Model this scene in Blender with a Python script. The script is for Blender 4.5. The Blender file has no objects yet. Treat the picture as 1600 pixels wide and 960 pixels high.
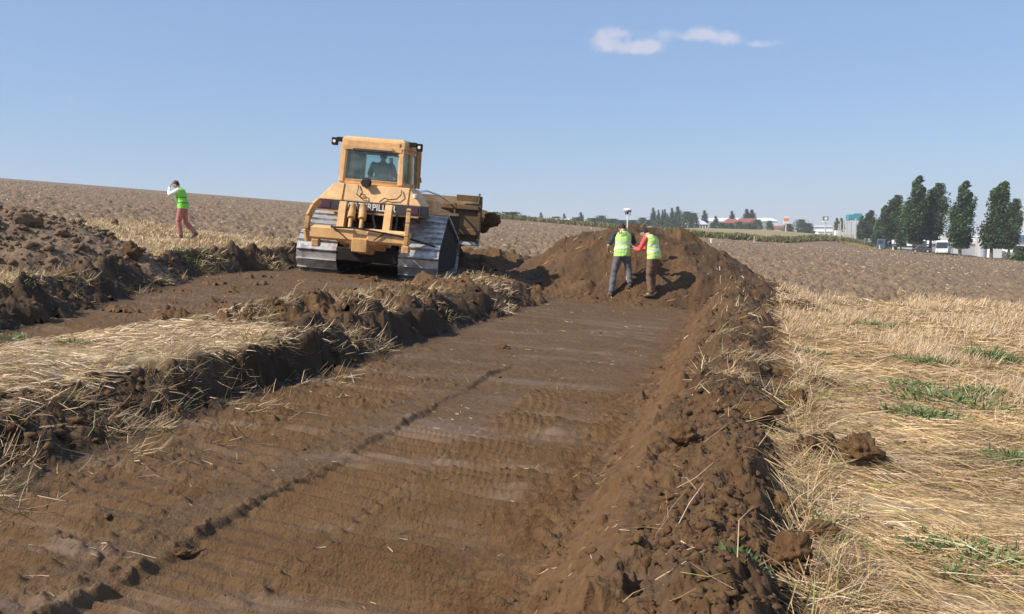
import bpy, bmesh, math, random
import numpy as np
from mathutils import Vector, Matrix, noise as mnoise

R = math.radians
rng = np.random.default_rng(7)
random.seed(7)
scene = bpy.context.scene
COL = scene.collection

# ------------------------------------------------------------------ camera
CAMZ = 1.49
PITCH = R(4.745)
FPX = 1385.6                       # focal length in photograph pixels (1600 wide)
cam_d = bpy.data.cameras.new('camera')
cam_d.sensor_width = 36
cam_d.lens = 18 / math.tan(R(30))
cam_d.clip_start = 0.05
cam_d.clip_end = 20000
cam = bpy.data.objects.new('camera', cam_d)
COL.objects.link(cam)
cam.location = (0, 0, CAMZ)
cam.rotation_euler = (R(90) - PITCH, 0, 0)
scene.camera = cam

# ------------------------------------------------------------------ sun and sky
SUN_EL, SUN_DIR = R(41), Vector((-math.cos(R(24)), -math.sin(R(24))))
sun_vec = Vector((SUN_DIR.x * math.cos(SUN_EL), SUN_DIR.y * math.cos(SUN_EL), math.sin(SUN_EL)))
sd = bpy.data.lights.new('sun', 'SUN')
sd.energy = 5.0
sd.angle = R(0.55)
sd.color = (1.0, 0.935, 0.84)
sun = bpy.data.objects.new('sun', sd)
COL.objects.link(sun)
sun.rotation_euler = sun_vec.to_track_quat('Z', 'Y').to_euler()
sun.location = (-30, -20, 40)

world = bpy.data.worlds.new('World')
scene.world = world
world.use_nodes = True
wn, wl = world.node_tree.nodes, world.node_tree.links
for n in list(wn):
    wn.remove(n)
w_out = wn.new('ShaderNodeOutputWorld')
w_bg = wn.new('ShaderNodeBackground')
w_bg.inputs['Strength'].default_value = 0.105
sky = wn.new('ShaderNodeTexSky')
sky.sky_type = 'NISHITA'
sky.sun_disc = False
sky.sun_elevation = SUN_EL
sky.sun_rotation = math.atan2(sun_vec.x, sun_vec.y)
sky.altitude = 80
sky.air_density = 1.0
sky.dust_density = 0.6
sky.ozone_density = 2.6


def nd(tree, t, **kw):
    n = tree.nodes.new(t)
    for k, v in kw.items():
        setattr(n, k, v)
    return n


def wmath(op, a, b=None, c=None):
    n = wn.new('ShaderNodeMath')
    n.operation = op
    for i, v in enumerate((a, b, c)):
        if v is None:
            continue
        if isinstance(v, (int, float)):
            n.inputs[i].default_value = v
        else:
            wl.new(v, n.inputs[i])
    return n.outputs[0]


# thin fair-weather clouds, set by compass direction and height above the horizon
tc = wn.new('ShaderNodeTexCoord')
sep = wn.new('ShaderNodeSeparateXYZ')
wl.new(tc.outputs['Generated'], sep.inputs[0])
dy = wmath('MAXIMUM', sep.outputs[1], 0.02)
ca = wmath('DIVIDE', sep.outputs[0], dy)
cb = wmath('DIVIDE', sep.outputs[2], dy)
comb = wn.new('ShaderNodeCombineXYZ')
wl.new(ca, comb.inputs[0]); wl.new(cb, comb.inputs[1])
nz = wn.new('ShaderNodeTexNoise')
nz.inputs['Scale'].default_value = 95
nz.inputs['Detail'].default_value = 6
nz.inputs['Roughness'].default_value = 0.55
wl.new(comb.outputs[0], nz.inputs['Vector'])
CLOUDS = []
for (cpx, cpy, cw, chh, ck) in ((945, 68, 24, 13, 1), (990, 76, 26, 9, .85), (1018, 72, 26, 10, .95), (950, 48, 30, 8, .5), (975, 53, 14, 6, .5), (1005, 50, 12, 4, .3), (1040, 51, 16, 6, .6),
                                (1062, 58, 22, 5, .38), (1085, 55, 20, 9, .7), (1103, 50, 16, 9, .7), (1135, 60, 26, 10, .95), (1182, 70, 20, 5, .6), (1215, 66, 26, 5, .45),
                                (110, 157, 60, 9, .35), (50, 168, 40, 6, .2), (1395, 48, 40, 6, .25)):
    va_ = math.atan((480 - cpy) / FPX) - PITCH
    CLOUDS.append(((cpx - 800) / FPX / math.cos(va_ + PITCH) * math.cos(va_ + PITCH) / (math.cos(PITCH) + (480 - cpy) / FPX * math.sin(PITCH)), math.tan(va_), cw / FPX * 1.02, chh / FPX * 1.25, ck))
tot = None
for (a0, b0, ra, rb, k) in CLOUDS:
    ex = wmath('DIVIDE', wmath('SUBTRACT', ca, a0), ra)
    ey = wmath('DIVIDE', wmath('SUBTRACT', cb, b0), rb)
    r2 = wmath('ADD', wmath('MULTIPLY', ex, ex), wmath('MULTIPLY', ey, ey))
    g = wmath('MULTIPLY', wmath('EXPONENT', wmath('MULTIPLY', r2, -1.0)), k)
    tot = g if tot is None else wmath('ADD', tot, g)
dens = wmath('ADD', tot, wmath('MULTIPLY', wmath('SUBTRACT', nz.outputs[0], 0.5), 1.0))
mr = wn.new('ShaderNodeMapRange')
mr.interpolation_type = 'SMOOTHSTEP'
wl.new(dens, mr.inputs[0])
mr.inputs[1].default_value = 0.20
mr.inputs[2].default_value = 1.10
mr.inputs[4].default_value = 0.50
wgate = wmath('MULTIPLY', mr.outputs[0], wmath('MINIMUM', wmath('MULTIPLY', tot, 3.0), 1.0))
mixc = wn.new('ShaderNodeMix')
mixc.data_type = 'RGBA'
wl.new(wgate, mixc.inputs[0])
pale = wn.new('ShaderNodeMix')
pale.data_type = 'RGBA'
pale.inputs[0].default_value = 0.60
wl.new(sky.outputs[0], pale.inputs[6])
pale.inputs[7].default_value = (2.15, 3.35, 5.75, 1)     # the milky blue of late-summer air
wl.new(pale.outputs[2], mixc.inputs[6])
mixc.inputs[7].default_value = (6.6, 6.0, 6.2, 1)
wl.new(mixc.outputs[2], w_bg.inputs['Color'])
wl.new(w_bg.outputs[0], w_out.inputs['Surface'])

scene.view_settings.view_transform = 'Standard'
scene.view_settings.look = 'None'
scene.view_settings.exposure = 0.36
scene.view_settings.gamma = 1.0
scene.render.engine = 'CYCLES'
scene.cycles.use_denoising = True
scene.cycles.max_bounces = 6
scene.cycles.volume_bounces = 1
scene.cycles.transparent_max_bounces = 12

# ------------------------------------------------------------------ material helpers
MATS = {}


def new_mat(name):
    m = bpy.data.materials.new(name)
    m.use_nodes = True
    t = m.node_tree
    b = t.nodes['Principled BSDF']
    MATS[name] = m
    return m, t, b


def simple(name, col, rough=0.7, metal=0.0, var=0.15, scale=6.0, bump=0.0, bscale=40.0, dust=0.0, dustcol=(.30, .21, .13), spec=0.5, dscale=3.0):
    """painted or woven surface: base colour with uneven wear, optional dust patches and fine bump"""
    m, t, b = new_mat(name)
    L = t.links
    tcn = nd(t, 'ShaderNodeTexCoord')
    n1 = nd(t, 'ShaderNodeTexNoise')
    n1.inputs['Scale'].default_value = scale
    n1.inputs['Detail'].default_value = 5
    L.new(tcn.outputs['Object'], n1.inputs['Vector'])
    rmp = nd(t, 'ShaderNodeMapRange')
    L.new(n1.outputs[0], rmp.inputs[0])
    rmp.inputs[1].default_value = .3; rmp.inputs[2].default_value = .7
    rmp.inputs[3].default_value = 1 - var; rmp.inputs[4].default_value = 1 + var
    mul = nd(t, 'ShaderNodeMix', data_type='RGBA', blend_type='MULTIPLY')
    mul.inputs[0].default_value = 1
    mul.inputs[6].default_value = (*col, 1)
    L.new(rmp.outputs[0], mul.inputs[7])
    last = mul.outputs[2]
    if dust > 0:
        n2 = nd(t, 'ShaderNodeTexNoise')
        n2.inputs['Scale'].default_value = dscale
        n2.inputs['Detail'].default_value = 8
        n2.inputs['Roughness'].default_value = .65
        L.new(tcn.outputs['Object'], n2.inputs['Vector'])
        r2 = nd(t, 'ShaderNodeMapRange')
        L.new(n2.outputs[0], r2.inputs[0])
        r2.inputs[1].default_value = .40; r2.inputs[2].default_value = .68
        r2.inputs[4].default_value = dust
        mx = nd(t, 'ShaderNodeMix', data_type='RGBA')
        L.new(r2.outputs[0], mx.inputs[0])
        L.new(last, mx.inputs[6])
        mx.inputs[7].default_value = (*dustcol, 1)
        last = mx.outputs[2]
        ro = nd(t, 'ShaderNodeMapRange')
        L.new(r2.outputs[0], ro.inputs[0])
        ro.inputs[3].default_value = rough; ro.inputs[4].default_value = .9
        L.new(ro.outputs[0], b.inputs['Roughness'])
        if metal > 0:
            me = nd(t, 'ShaderNodeMapRange')
            L.new(r2.outputs[0], me.inputs[0])
            me.inputs[3].default_value = metal; me.inputs[4].default_value = 0
            L.new(me.outputs[0], b.inputs['Metallic'])
    else:
        b.inputs['Roughness'].default_value = rough
        b.inputs['Metallic'].default_value = metal
    b.inputs['Specular IOR Level'].default_value = spec
    L.new(last, b.inputs['Base Color'])
    if bump > 0:
        n3 = nd(t, 'ShaderNodeTexNoise')
        n3.inputs['Scale'].default_value = bscale
        n3.inputs['Detail'].default_value = 4
        L.new(tcn.outputs['Object'], n3.inputs['Vector'])
        bp = nd(t, 'ShaderNodeBump')
        bp.inputs['Strength'].default_value = bump
        bp.inputs['Distance'].default_value = .02
        L.new(n3.outputs[0], bp.inputs['Height'])
        L.new(bp.outputs[0], b.inputs['Normal'])
    return m


def tinted(name, rough=.8, transl=0.0, attr='tint', spec=.3, bump=0.0, bscale=60):
    """colour read from each piece's own tint attribute (its real colour: dry, green, muddy ...)"""
    m, t, b = new_mat(name)
    a = nd(t, 'ShaderNodeAttribute', attribute_name=attr)
    t.links.new(a.outputs['Color'], b.inputs['Base Color'])
    b.inputs['Roughness'].default_value = rough
    b.inputs['Specular IOR Level'].default_value = spec
    if bump > 0:
        tcn = nd(t, 'ShaderNodeTexCoord')
        n3 = nd(t, 'ShaderNodeTexNoise')
        n3.inputs['Scale'].default_value = bscale
        n3.inputs['Detail'].default_value = 6
        t.links.new(tcn.outputs['Object'], n3.inputs['Vector'])
        bp = nd(t, 'ShaderNodeBump')
        bp.inputs['Strength'].default_value = bump
        bp.inputs['Distance'].default_value = .02
        t.links.new(n3.outputs[0], bp.inputs['Height'])
        t.links.new(bp.outputs[0], b.inputs['Normal'])
    if transl > 0:
        out = t.nodes['Material Output']
        tr = nd(t, 'ShaderNodeBsdfTranslucent')
        t.links.new(a.outputs['Color'], tr.inputs[0])
        mx = nd(t, 'ShaderNodeMixShader')
        mx.inputs[0].default_value = transl
        t.links.new(b.outputs[0], mx.inputs[1]); t.links.new(tr.outputs[0], mx.inputs[2])
        t.links.new(mx.outputs[0], out.inputs['Surface'])
    return m


# ------------------------------------------------------------------ object helpers
def tag(o, label=None, cat=None, group=None, kind=None):
    if label: o['label'] = label
    if cat: o['category'] = cat
    if group: o['group'] = group
    if kind: o['kind'] = kind
    return o


def link(name, me, mat=None, parent=None, smooth=False):
    if mat is not None and not len(me.materials):
        for mm in (mat if isinstance(mat, (list, tuple)) else [mat]):
            me.materials.append(mm)
    if smooth:
        me.polygons.foreach_set('use_smooth', np.ones(len(me.polygons), bool))
    o = bpy.data.objects.new(name, me)
    COL.objects.link(o)
    if parent is not None:
        o.parent = parent
    return o


def empty(name, loc=(0, 0, 0), rz=0.0):
    o = bpy.data.objects.new(name, None)
    o.empty_display_size = .3
    COL.objects.link(o)
    o.location = loc
    o.rotation_euler = (0, 0, rz)
    return o


def copy_tree(o, parent=None, loc=None, rz=None, sc=None):
    c = o.copy()
    COL.objects.link(c)
    c.parent = parent
    if loc is not None: c.location = loc
    if rz is not None: c.rotation_euler = (0, 0, rz)
    if sc is not None: c.scale = sc
    for ch in [x for x in COL.objects if x.parent == o]:
        copy_tree(ch, c)
    return c


def mesh_np(name, V, F4=None, F3=None, tint=None, attrs=None):
    """fast mesh from arrays: V (n,3), F4 (m,4) quads and / or F3 triangles"""
    me = bpy.data.meshes.new(name)
    V = np.ascontiguousarray(V, np.float32)
    me.vertices.add(len(V))
    me.vertices.foreach_set('co', V.ravel())
    loops, starts, totals, s = [], [], [], 0
    for F, k in ((F4, 4), (F3, 3)):
        if F is None or not len(F): continue
        loops.append(np.asarray(F, np.int32).ravel())
        starts.append(s + np.arange(len(F), dtype=np.int32) * k)
        totals.append(np.full(len(F), k, np.int32))
        s += len(F) * k
    loops, starts, totals = np.concatenate(loops), np.concatenate(starts), np.concatenate(totals)
    me.loops.add(len(loops))
    me.loops.foreach_set('vertex_index', loops)
    me.polygons.add(len(starts))
    me.polygons.foreach_set('loop_start', starts)
    me.polygons.foreach_set('loop_total', totals)
    if tint is not None:
        a = me.color_attributes.new('tint', 'FLOAT_COLOR', 'POINT')
        c = np.ones((len(V), 4), np.float32); c[:, :3] = tint
        a.data.foreach_set('color', c.ravel())
    for k, v in (attrs or {}).items():
        a = me.attributes.new(k, 'FLOAT', 'POINT')
        a.data.foreach_set('value', np.ascontiguousarray(v, np.float32))
    me.update(calc_edges=True)
    return me


class MB:
    """collects boxes, bars, tubes, prisms and builds them as ONE mesh object"""
    def __init__(s):
        s.bm = bmesh.new()

    def box(s, c, size, rot=None, bevel=0.0):
        g = bmesh.ops.create_cube(s.bm, size=1)
        vs = g['verts']
        M = Matrix.Translation(Vector(c)) @ (rot.to_4x4() if rot is not None else Matrix.Identity(4)) @ Matrix.Diagonal((*size, 1))
        bmesh.ops.transform(s.bm, matrix=M, verts=vs)
        if bevel > 0:
            es = list({e for v in vs for e in v.link_edges})
            bmesh.ops.bevel(s.bm, geom=es, offset=bevel, segments=1, affect='EDGES')
        return s

    def bar(s, a, b, w, h, bevel=0.0, up=(0, 0, 1)):
        a, b = Vector(a), Vector(b)
        d = b - a
        z = d.normalized()
        upv = Vector(up)
        if abs(z.dot(upv)) > .98: upv = Vector((0, 1, 0))
        x = upv.cross(z).normalized()
        y = z.cross(x)
        rot = Matrix((x, y, z)).transposed()
        return s.box((a + b) / 2, (w, h, d.length), rot, bevel)

    def cyl(s, a, b, r, r2=None, n=16, cap=True):
        a, b = Vector(a), Vector(b)
        d = b - a
        g = bmesh.ops.create_cone(s.bm, cap_ends=cap, segments=n, radius1=r, radius2=r if r2 is None else r2, depth=d.length)
        M = Matrix.Translation((a + b) / 2) @ d.to_track_quat('Z', 'Y').to_matrix().to_4x4()
        bmesh.ops.transform(s.bm, matrix=M, verts=g['verts'])
        return s

    def sph(s, c, r, sx=1, sy=1, sz=1, sub=2):
        g = bmesh.ops.create_icosphere(s.bm, subdivisions=sub, radius=r)
        bmesh.ops.transform(s.bm, matrix=Matrix.Translation(Vector(c)) @ Matrix.Diagonal((sx, sy, sz, 1)), verts=g['verts'])
        return s

    def tube(s, pts, rad, n=8):
        """swept tube with radius per point"""
        pts = [Vector(p) for p in pts]
        if not isinstance(rad, (list, tuple)): rad = [rad] * len(pts)
        rings = []
        prevx = None
        for i, p in enumerate(pts):
            d = (pts[min(i + 1, len(pts) - 1)] - pts[max(i - 1, 0)]).normalized()
            x = prevx if prevx is not None else (Vector((0, 0, 1)) if abs(d.z) < .9 else Vector((1, 0, 0)))
            y = d.cross(x).normalized(); x = y.cross(d).normalized(); prevx = x
            rings.append([s.bm.verts.new(p + (x * math.cos(2 * math.pi * k / n) + y * math.sin(2 * math.pi * k / n)) * rad[i]) for k in range(n)])
        for a, b in zip(rings, rings[1:]):
            for k in range(n):
                s.bm.faces.new((a[k], a[(k + 1) % n], b[(k + 1) % n], b[k]))
        s.bm.faces.new(rings[0][::-1]); s.bm.faces.new(rings[-1])
        return s

    def loft(s, rings_, cap=True):
        """rings_: list of equal-length point lists"""
        rs = [[s.bm.verts.new(Vector(p)) for p in r] for r in rings_]
        n = len(rs[0])
        for a, b in zip(rs, rs[1:]):
            for k in range(n):
                s.bm.faces.new((a[k], a[(k + 1) % n], b[(k + 1) % n], b[k]))
        if cap:
            s.bm.faces.new(rs[0][::-1]); s.bm.faces.new(rs[-1])
        return s

    def build(s, name, mat=None, parent=None, smooth=False, bevel=0.0, loc=None, autosm=False):
        bmesh.ops.recalc_face_normals(s.bm, faces=s.bm.faces)
        me = bpy.data.meshes.new(name)
        s.bm.to_mesh(me); s.bm.free()
        o = link(name, me, mat, parent, smooth)
        if autosm:
            me.polygons.foreach_set('use_smooth', np.ones(len(me.polygons), bool))
            me.set_sharp_from_angle(angle=R(38))
        if bevel > 0:
            md = o.modifiers.new('bevel', 'BEVEL'); md.width = bevel; md.segments = 2; md.limit_method = 'ANGLE'
        if loc is not None: o.location = loc
        return o


# ------------------------------------------------------------------ noise in numpy
def _hash(ix, iy, seed):
    h = (ix.astype(np.int64) * 374761393 + iy.astype(np.int64) * 668265263 + seed * 1442695041) & 0xFFFFFFFF
    h = ((h ^ (h >> 13)) * 1274126177) & 0xFFFFFFFF
    h = h ^ (h >> 16)
    h = (h * 2246822519) & 0xFFFFFFFF
    return ((h ^ (h >> 15)) & 0xFFFFFF) / float(0x1000000)


def vn(x, y, seed=0):
    """gradient noise, about -1..1"""
    ix, iy = np.floor(x), np.floor(y)
    fx, fy = x - ix, y - iy
    ux, uy = fx * fx * fx * (fx * (fx * 6 - 15) + 10), fy * fy * fy * (fy * (fy * 6 - 15) + 10)
    r = 0
    out = []
    for dx_ in (0, 1):
        for dy_ in (0, 1):
            a = _hash(ix + dx_, iy + dy_, seed) * 2 * np.pi
            out.append(np.cos(a) * (fx - dx_) + np.sin(a) * (fy - dy_))
    n00, n01, n10, n11 = out
    return 1.45 * ((n00 * (1 - ux) + n10 * ux) * (1 - uy) + (n01 * (1 - ux) + n11 * ux) * uy)


def fbm(x, y, cell, octv=4, seed=0, gain=.5):
    t, a, s = 0, 1.0, 0
    for k in range(octv):
        t = t + a * vn(x / cell + 17.3 * k, y / cell - 9.1 * k, seed + k)
        s += a; a *= gain; cell *= .5
    return t / s


def clod(x, y, cell, seed=0, prob=.85, sq=.8):
    """a layer of rounded lumps: height above a flat bed, in metres"""
    gx, gy = x / cell, y / cell
    wx, wy = vn(gx * 2.6, gy * 2.6, seed + 61), vn(gx * 2.6 + 9, gy * 2.6, seed + 67)
    gx, gy = gx + .13 * wx, gy + .13 * wy                     # broken, uneven outlines
    ix, iy = np.floor(gx), np.floor(gy)
    h = np.zeros_like(gx)
    for dx_ in (-1, 0, 1):
        for dy_ in (-1, 0, 1):
            jx, jy = ix + dx_, iy + dy_
            px, py = jx + _hash(jx, jy, seed), jy + _hash(jx, jy, seed + 11)
            rr = .28 + .5 * _hash(jx, jy, seed + 23) ** 1.5
            on = _hash(jx, jy, seed + 37) < prob
            th = _hash(jx, jy, seed + 41) * np.pi
            ex, ey = gx - px, gy - py
            c, s = np.cos(th), np.sin(th)
            ex, ey = (c * ex + s * ey), (-s * ex + c * ey) * 1.45
            # blocky cross-section with a tilted, partly flat top
            ax, ay = np.abs(ex) / rr, np.abs(ey) / rr
            q = 1 - np.maximum(np.maximum(ax, ay), (ax + ay) * .72)
            tl = 1 + 1.1 * (_hash(jx, jy, seed + 47) - .3) * ex / rr + .8 * (_hash(jx, jy, seed + 53) - .5) * ey / rr
            hk = np.minimum(np.maximum(q, 0) * 1.9, .55 + .4 * _hash(jx, jy, seed + 59)) * tl * rr
            h = np.maximum(h, np.where(on & (q > 0), hk, 0))
    return h * cell * sq


def sm(x, a, b):
    t = np.clip((x - a) / (b - a), 0, 1)
    return t * t * (3 - 2 * t)

# ------------------------------------------------------------------ terrain heights
SA, CA = math.sin(R(14.5)), math.cos(R(14.5))     # the stripped trench runs 14.5 degrees right of north


def uv(x, y): return x * SA + y * CA, x * CA - y * SA
def xy(u, v): return u * SA + v * CA, u * CA - v * SA


def plane(x, y):
    r = np.hypot(x, y)
    k = np.minimum(1.0, 300.0 / np.maximum(r, 1e-6))
    t = x / np.maximum(y, 1.0)
    rise = np.interp(t, [.10, .144, .2165, .289, .336, .375, .41], [0, .4, 2.2, 3.2, 3.1, 1.7, 0]) * sm(r, 185, 330) * (y > 10)   # the land swells again beyond the crops
    return (-.0805 * x + .0215 * y) * k + rise


def foot_left(u): return np.interp(u, [0, 7.6, 11, 15, 19, 30], [-6.9, -7.5, -8.65, -10.1, -10.0, -10.6])
def foot_right(u): return np.interp(u, [0, 3.6, 6.4, 9.5, 20, 30], [.25, .36, .40, .66, .9, .95])
def plough_edge(x): return np.interp(x, [-60, -30, -14, -6.4, 0, 8.6, 14, 40], [62, 41, 33, 27.6, 25, 22.0, 25.5, 33])


def shade_damp(x, y):
    """moist clay with painted-in shade: faces of the trench bank and the left windrow"""
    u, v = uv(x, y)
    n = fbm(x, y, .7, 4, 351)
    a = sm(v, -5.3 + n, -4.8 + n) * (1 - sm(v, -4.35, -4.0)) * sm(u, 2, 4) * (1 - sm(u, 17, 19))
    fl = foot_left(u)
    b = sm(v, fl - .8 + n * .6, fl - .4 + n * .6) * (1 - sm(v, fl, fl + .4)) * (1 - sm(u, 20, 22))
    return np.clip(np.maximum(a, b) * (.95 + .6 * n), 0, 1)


def zones(x, y):
    """shares of moist soil, straw cover and smooth graded floor at a point"""
    u, v = uv(x, y)
    e1 = fbm(x, y, .9, 4, 5) * .45
    fl, fr = foot_left(u), foot_right(u)
    inside = sm(v, fl - .9 + e1, fl - .6 + e1) * (1 - sm(v, fr - .15 + e1 * .6, fr + .1 + e1 * .6)) * (1 - sm(u + e1 * 2, 28.0, 29.5))
    island = sm(v, -6.45 + e1 * .6, -6.15 + e1 * .6) * (1 - sm(v, -4.9 + e1, -4.5 + e1)) * (1 - sm(u + e1 * 3, 8.0, 9.6))
    # loose soil at the right of the mound
    wet = inside * (1 - island)
    pe = plough_edge(x) + fbm(x, y, 3.5, 4, 9) * 6.5 + fbm(x, y, .8, 3, 19) * .9
    st = (1 - sm(y, pe - .6, pe + .7)) * (1 - wet)
    near_left = sm(-v, 16 + e1 * 3, 19 + e1 * 3) * (y < 30)
    st = st * (1 - near_left * .4)
    return wet, st, u, v


def ground_h(x, y, fine=True):
    wet, st, u, v = zones(x, y)
    z = plane(x, y)
    r = np.hypot(x, y)
    n_e = fbm(x, y, .55, 4, 31)
    soft = 1 - sm(u, 5.8, 7.0) + .5 * sm(u, 9.2, 9.8) * (1 - sm(u, 10.4, 11)) + sm(u, 15.2, 16)
    wl_ = .10 + .50 * np.clip(fbm(x, y, 1.5, 3, 33) * 2.4 + .15, 0, 1) + .75 * np.clip(soft, 0, 1)
    e = -4.42 - .42 * (1 - sm(u, 5.6, 7.2)) + n_e * (.30 + .1 * soft)
    pit = sm(v, e - wl_ * .8, e + wl_ * .35) * (1 - sm(v, -1.0, -.5)) * (1 - sm(u, 20.3, 23.0))
    fl = foot_left(u)
    st2 = sm(v, fl - .5, fl - .15) * (1 - sm(v, -6.5 + n_e * .2, -6.1 + n_e * .2)) * (1 - sm(u, 26.5, 28))
    between = sm(u, 15.5, 18.5) * (1 - sm(u, 26, 28)) * sm(v, -6.6, -6.2) * (1 - sm(v, -4.5, -4.2))
    z = z - .36 * pit - .15 * np.maximum(st2, between * .8)
    floor = np.clip(pit * sm(v, -4.3, -4.0) * (1 - sm(v, -1.15, -.9)) * (1 - sm(u, 19, 20.5)), 0, 1)
    # bench left of the last blade pass, with its crumbly lip
    wob = fbm(u, v * .3, 1.1, 4, 41) * .13
    lip_v = -2.74 + wob
    bench = (1 - sm(v, lip_v - .02, lip_v + .05)) * floor * (1 - sm(u, 9.5, 11))
    lipn = np.clip(fbm(x, y, .16, 4, 43) * 2 + .15 + 1.2 * fbm(x, y, 1.4, 2, 44), 0, 1)
    z = z + .030 * bench * np.clip(.8 + 1.6 * fbm(x, y, 1.2, 2, 45), .15, 1) + floor * (1 - sm(u, 9, 11)) * np.exp(-((v - lip_v + .03) / .035) ** 2) * .036 * lipn ** 2
    if not fine:
        return z
    near = 1 - sm(r, 30, 60)
    # track-shoe imprints, 0.2 m apart across each run of the machine
    lanes = 0
    for (va, vb, ph, ua, ub, amp) in ((-2.15, -1.0, 0, 1.5, 10.5, 1.0), (-2.75, -2.1, .07, 1.5, 8.0, .7), (-3.9, -3.05, .6, 2.5, 9.5, .8), (-4.2, -3.6, .3, 5.0, 9.2, .8),
                                      (-8.8, -7.9, .1, 9, 19, .5), (-7.4, -6.6, .4, 7, 17, .6)):
        w = sm(v, va, va + .06) * (1 - sm(v, vb - .06, vb)) * sm(u, ua, ua + .8) * (1 - sm(u, ub - 2, ub))
        per = .165 if v is None or va > -3 else .205
        t = (u + ph + .05 * vn(v * 1.7, u * .4, 51)) / per
        fr_ = t - np.floor(t)
        ridge = np.where(fr_ < .5, np.exp(-((fr_ - .5) / .05) ** 2), np.exp(-((fr_ - .5) / .16) ** 2))
        bite = np.clip(vn(u * 1.9, v * 1.0, 53) * .7 + .35 * vn(u * 5, v * 4, 54) + .72, 0, 1)
        lanes = lanes + w * amp * (ridge * .074 - .012) * bite
    smooth_ = np.clip(np.maximum(floor, st2 * .8), 0, 1)
    z = z + lanes * smooth_
    z = z + smooth_ * (.016 * fbm(x, y, .9, 3, 61) + .016 * fbm(u, v * .35, .16, 4, 62, .6))
    # scraped crusts: thin flakes across the run, here and there
    flake = np.clip(fbm(u * 1.0, v * .32, .13, 4, 63) - .12, 0, 1) * np.clip(fbm(x, y, .7, 2, 64) * 1.6 + .35, 0, 1)
    z = z + smooth_ * flake * .075
    rb = bench * np.clip(.35 + 1.5 * fbm(x, y, .6, 3, 65) + .8 * (1 - sm(v, -4.4, -3.4)), 0, 1)
    i = (rb > .01) & (r < 14)
    if i.any():
        z[i] += rb[i] * (clod(x[i], y[i], .11, 66, .5, .40) + clod(x[i], y[i], .05, 67, .6, .5) + .03 * fbm(x[i], y[i], .25, 4, 68))
    i = (wet > .01) & (r < 40)
    lum = np.zeros_like(z)
    if i.any():
        xi, yi = x[i], y[i]
        sc = np.clip(fbm(xi, yi, .8, 2, 71) * 1.5 + .1, 0, 1)
        rough_ = np.clip(1 - smooth_[i], .0, 1)
        lum[i] = clod(xi, yi, .09, 73, .5, .5) * (.06 * sc + .9 * rough_) + clod(xi, yi, .22, 74, .7, .45) * rough_ + clod(xi, yi, .045, 75, .5, .5) * (.10 + .6 * rough_)
        lum[i] *= wet[i]
    z = z + lum
    z = z + (1 - wet) * near * st * (.025 * fbm(x, y, .5, 4, 81) + .02 * fbm(x, y, .12, 3, 82))
    pl = np.clip(1 - wet - st, 0, 1)
    j = (pl > .01) & (r < 240)
    if j.any():
        xj, yj = x[j], y[j]
        g = pl[j] * (1 - sm(r[j], 170, 240))
        hh = clod(xj, yj, .33, 91, .8, .62) * .8 + clod(xj, yj, .8, 92, .5, .27) + .045 * fbm(xj, yj, 1.7, 4, 93)
        fa = clod(xj, yj, .15, 94, .7, .8) * (1 - sm(r[j], 25, 40))
        big = clod(xj, yj, 1.9, 95, .6, .085) * sm(r[j], 28, 60) + .05 * fbm(xj, yj, .9, 3, 96)
        z[j] += g * (hh + fa + big)
    k = r >= 60
    if k.any():
        z[k] += (1 - sm(r[k], 250, 320)) * .12 * fbm(x[k], y[k], 9, 4, 97)
    return z


def heap_clods(x, y, s=1.0, seed=100, big=1.0):
    r = np.hypot(x, y)
    sp = np.clip(fbm(x, y, 1.1, 3, seed + 8) * 2.2 + .45, 0, 1)          # lumpy in places, crumbled fine in others
    h = clod(x, y, .46, seed, .38, .50) * big + clod(x, y, .21, seed + 1, .60, .66) * (.30 + .70 * sp) + clod(x, y, .10, seed + 2, .75, .75) * (.55 + .45 * sp)
    i = r < 16
    if i.any():
        h[i] += clod(x[i], y[i], .045, seed + 3, .8, .85)
    h = h + .055 * fbm(x, y, .5, 5, seed + 5, .55) + .014 * fbm(x, y, .07, 3, seed + 6)
    return (h - .06) * s


def heap_mound(x, y, f=True):
    w = fbm(x, y, 1.3, 4, 201)
    xs = x + .25 * w
    ridge = np.interp(xs, [-.6, 0, .6, 1.35, 2.0, 2.5, 3.4, 4.4, 5.0, 5.5, 6.4, 7.2, 8.0], [-.35, .12, .50, 1.12, 1.42, 1.60, 1.80, 1.70, 1.48, 1.18, .58, .22, -.35])
    yr = 23.4 - .25 * (x - 3.4) + .3 * fbm(x, y, 2, 2, 203)
    d = y - yr
    s = np.where(d < 0, np.clip(1 + d / 3.3, -.2, 1), np.clip(1 - d / 2.1, -.2, 1))
    s = np.sign(s) * np.abs(s) ** 1.05
    s = s - .12 * np.exp(-(d / .7) ** 2)
    # footing trodden by the two workers
    z = plane(x, y) + ridge * s - .40 * (1 - s)
    z = z + .16 * fbm(x, y, .9, 4, 205) * np.clip(s * 3, 0, 1)
    if f: z = z + heap_clods(x, y, .85, 210, .7)
    return z


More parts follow.
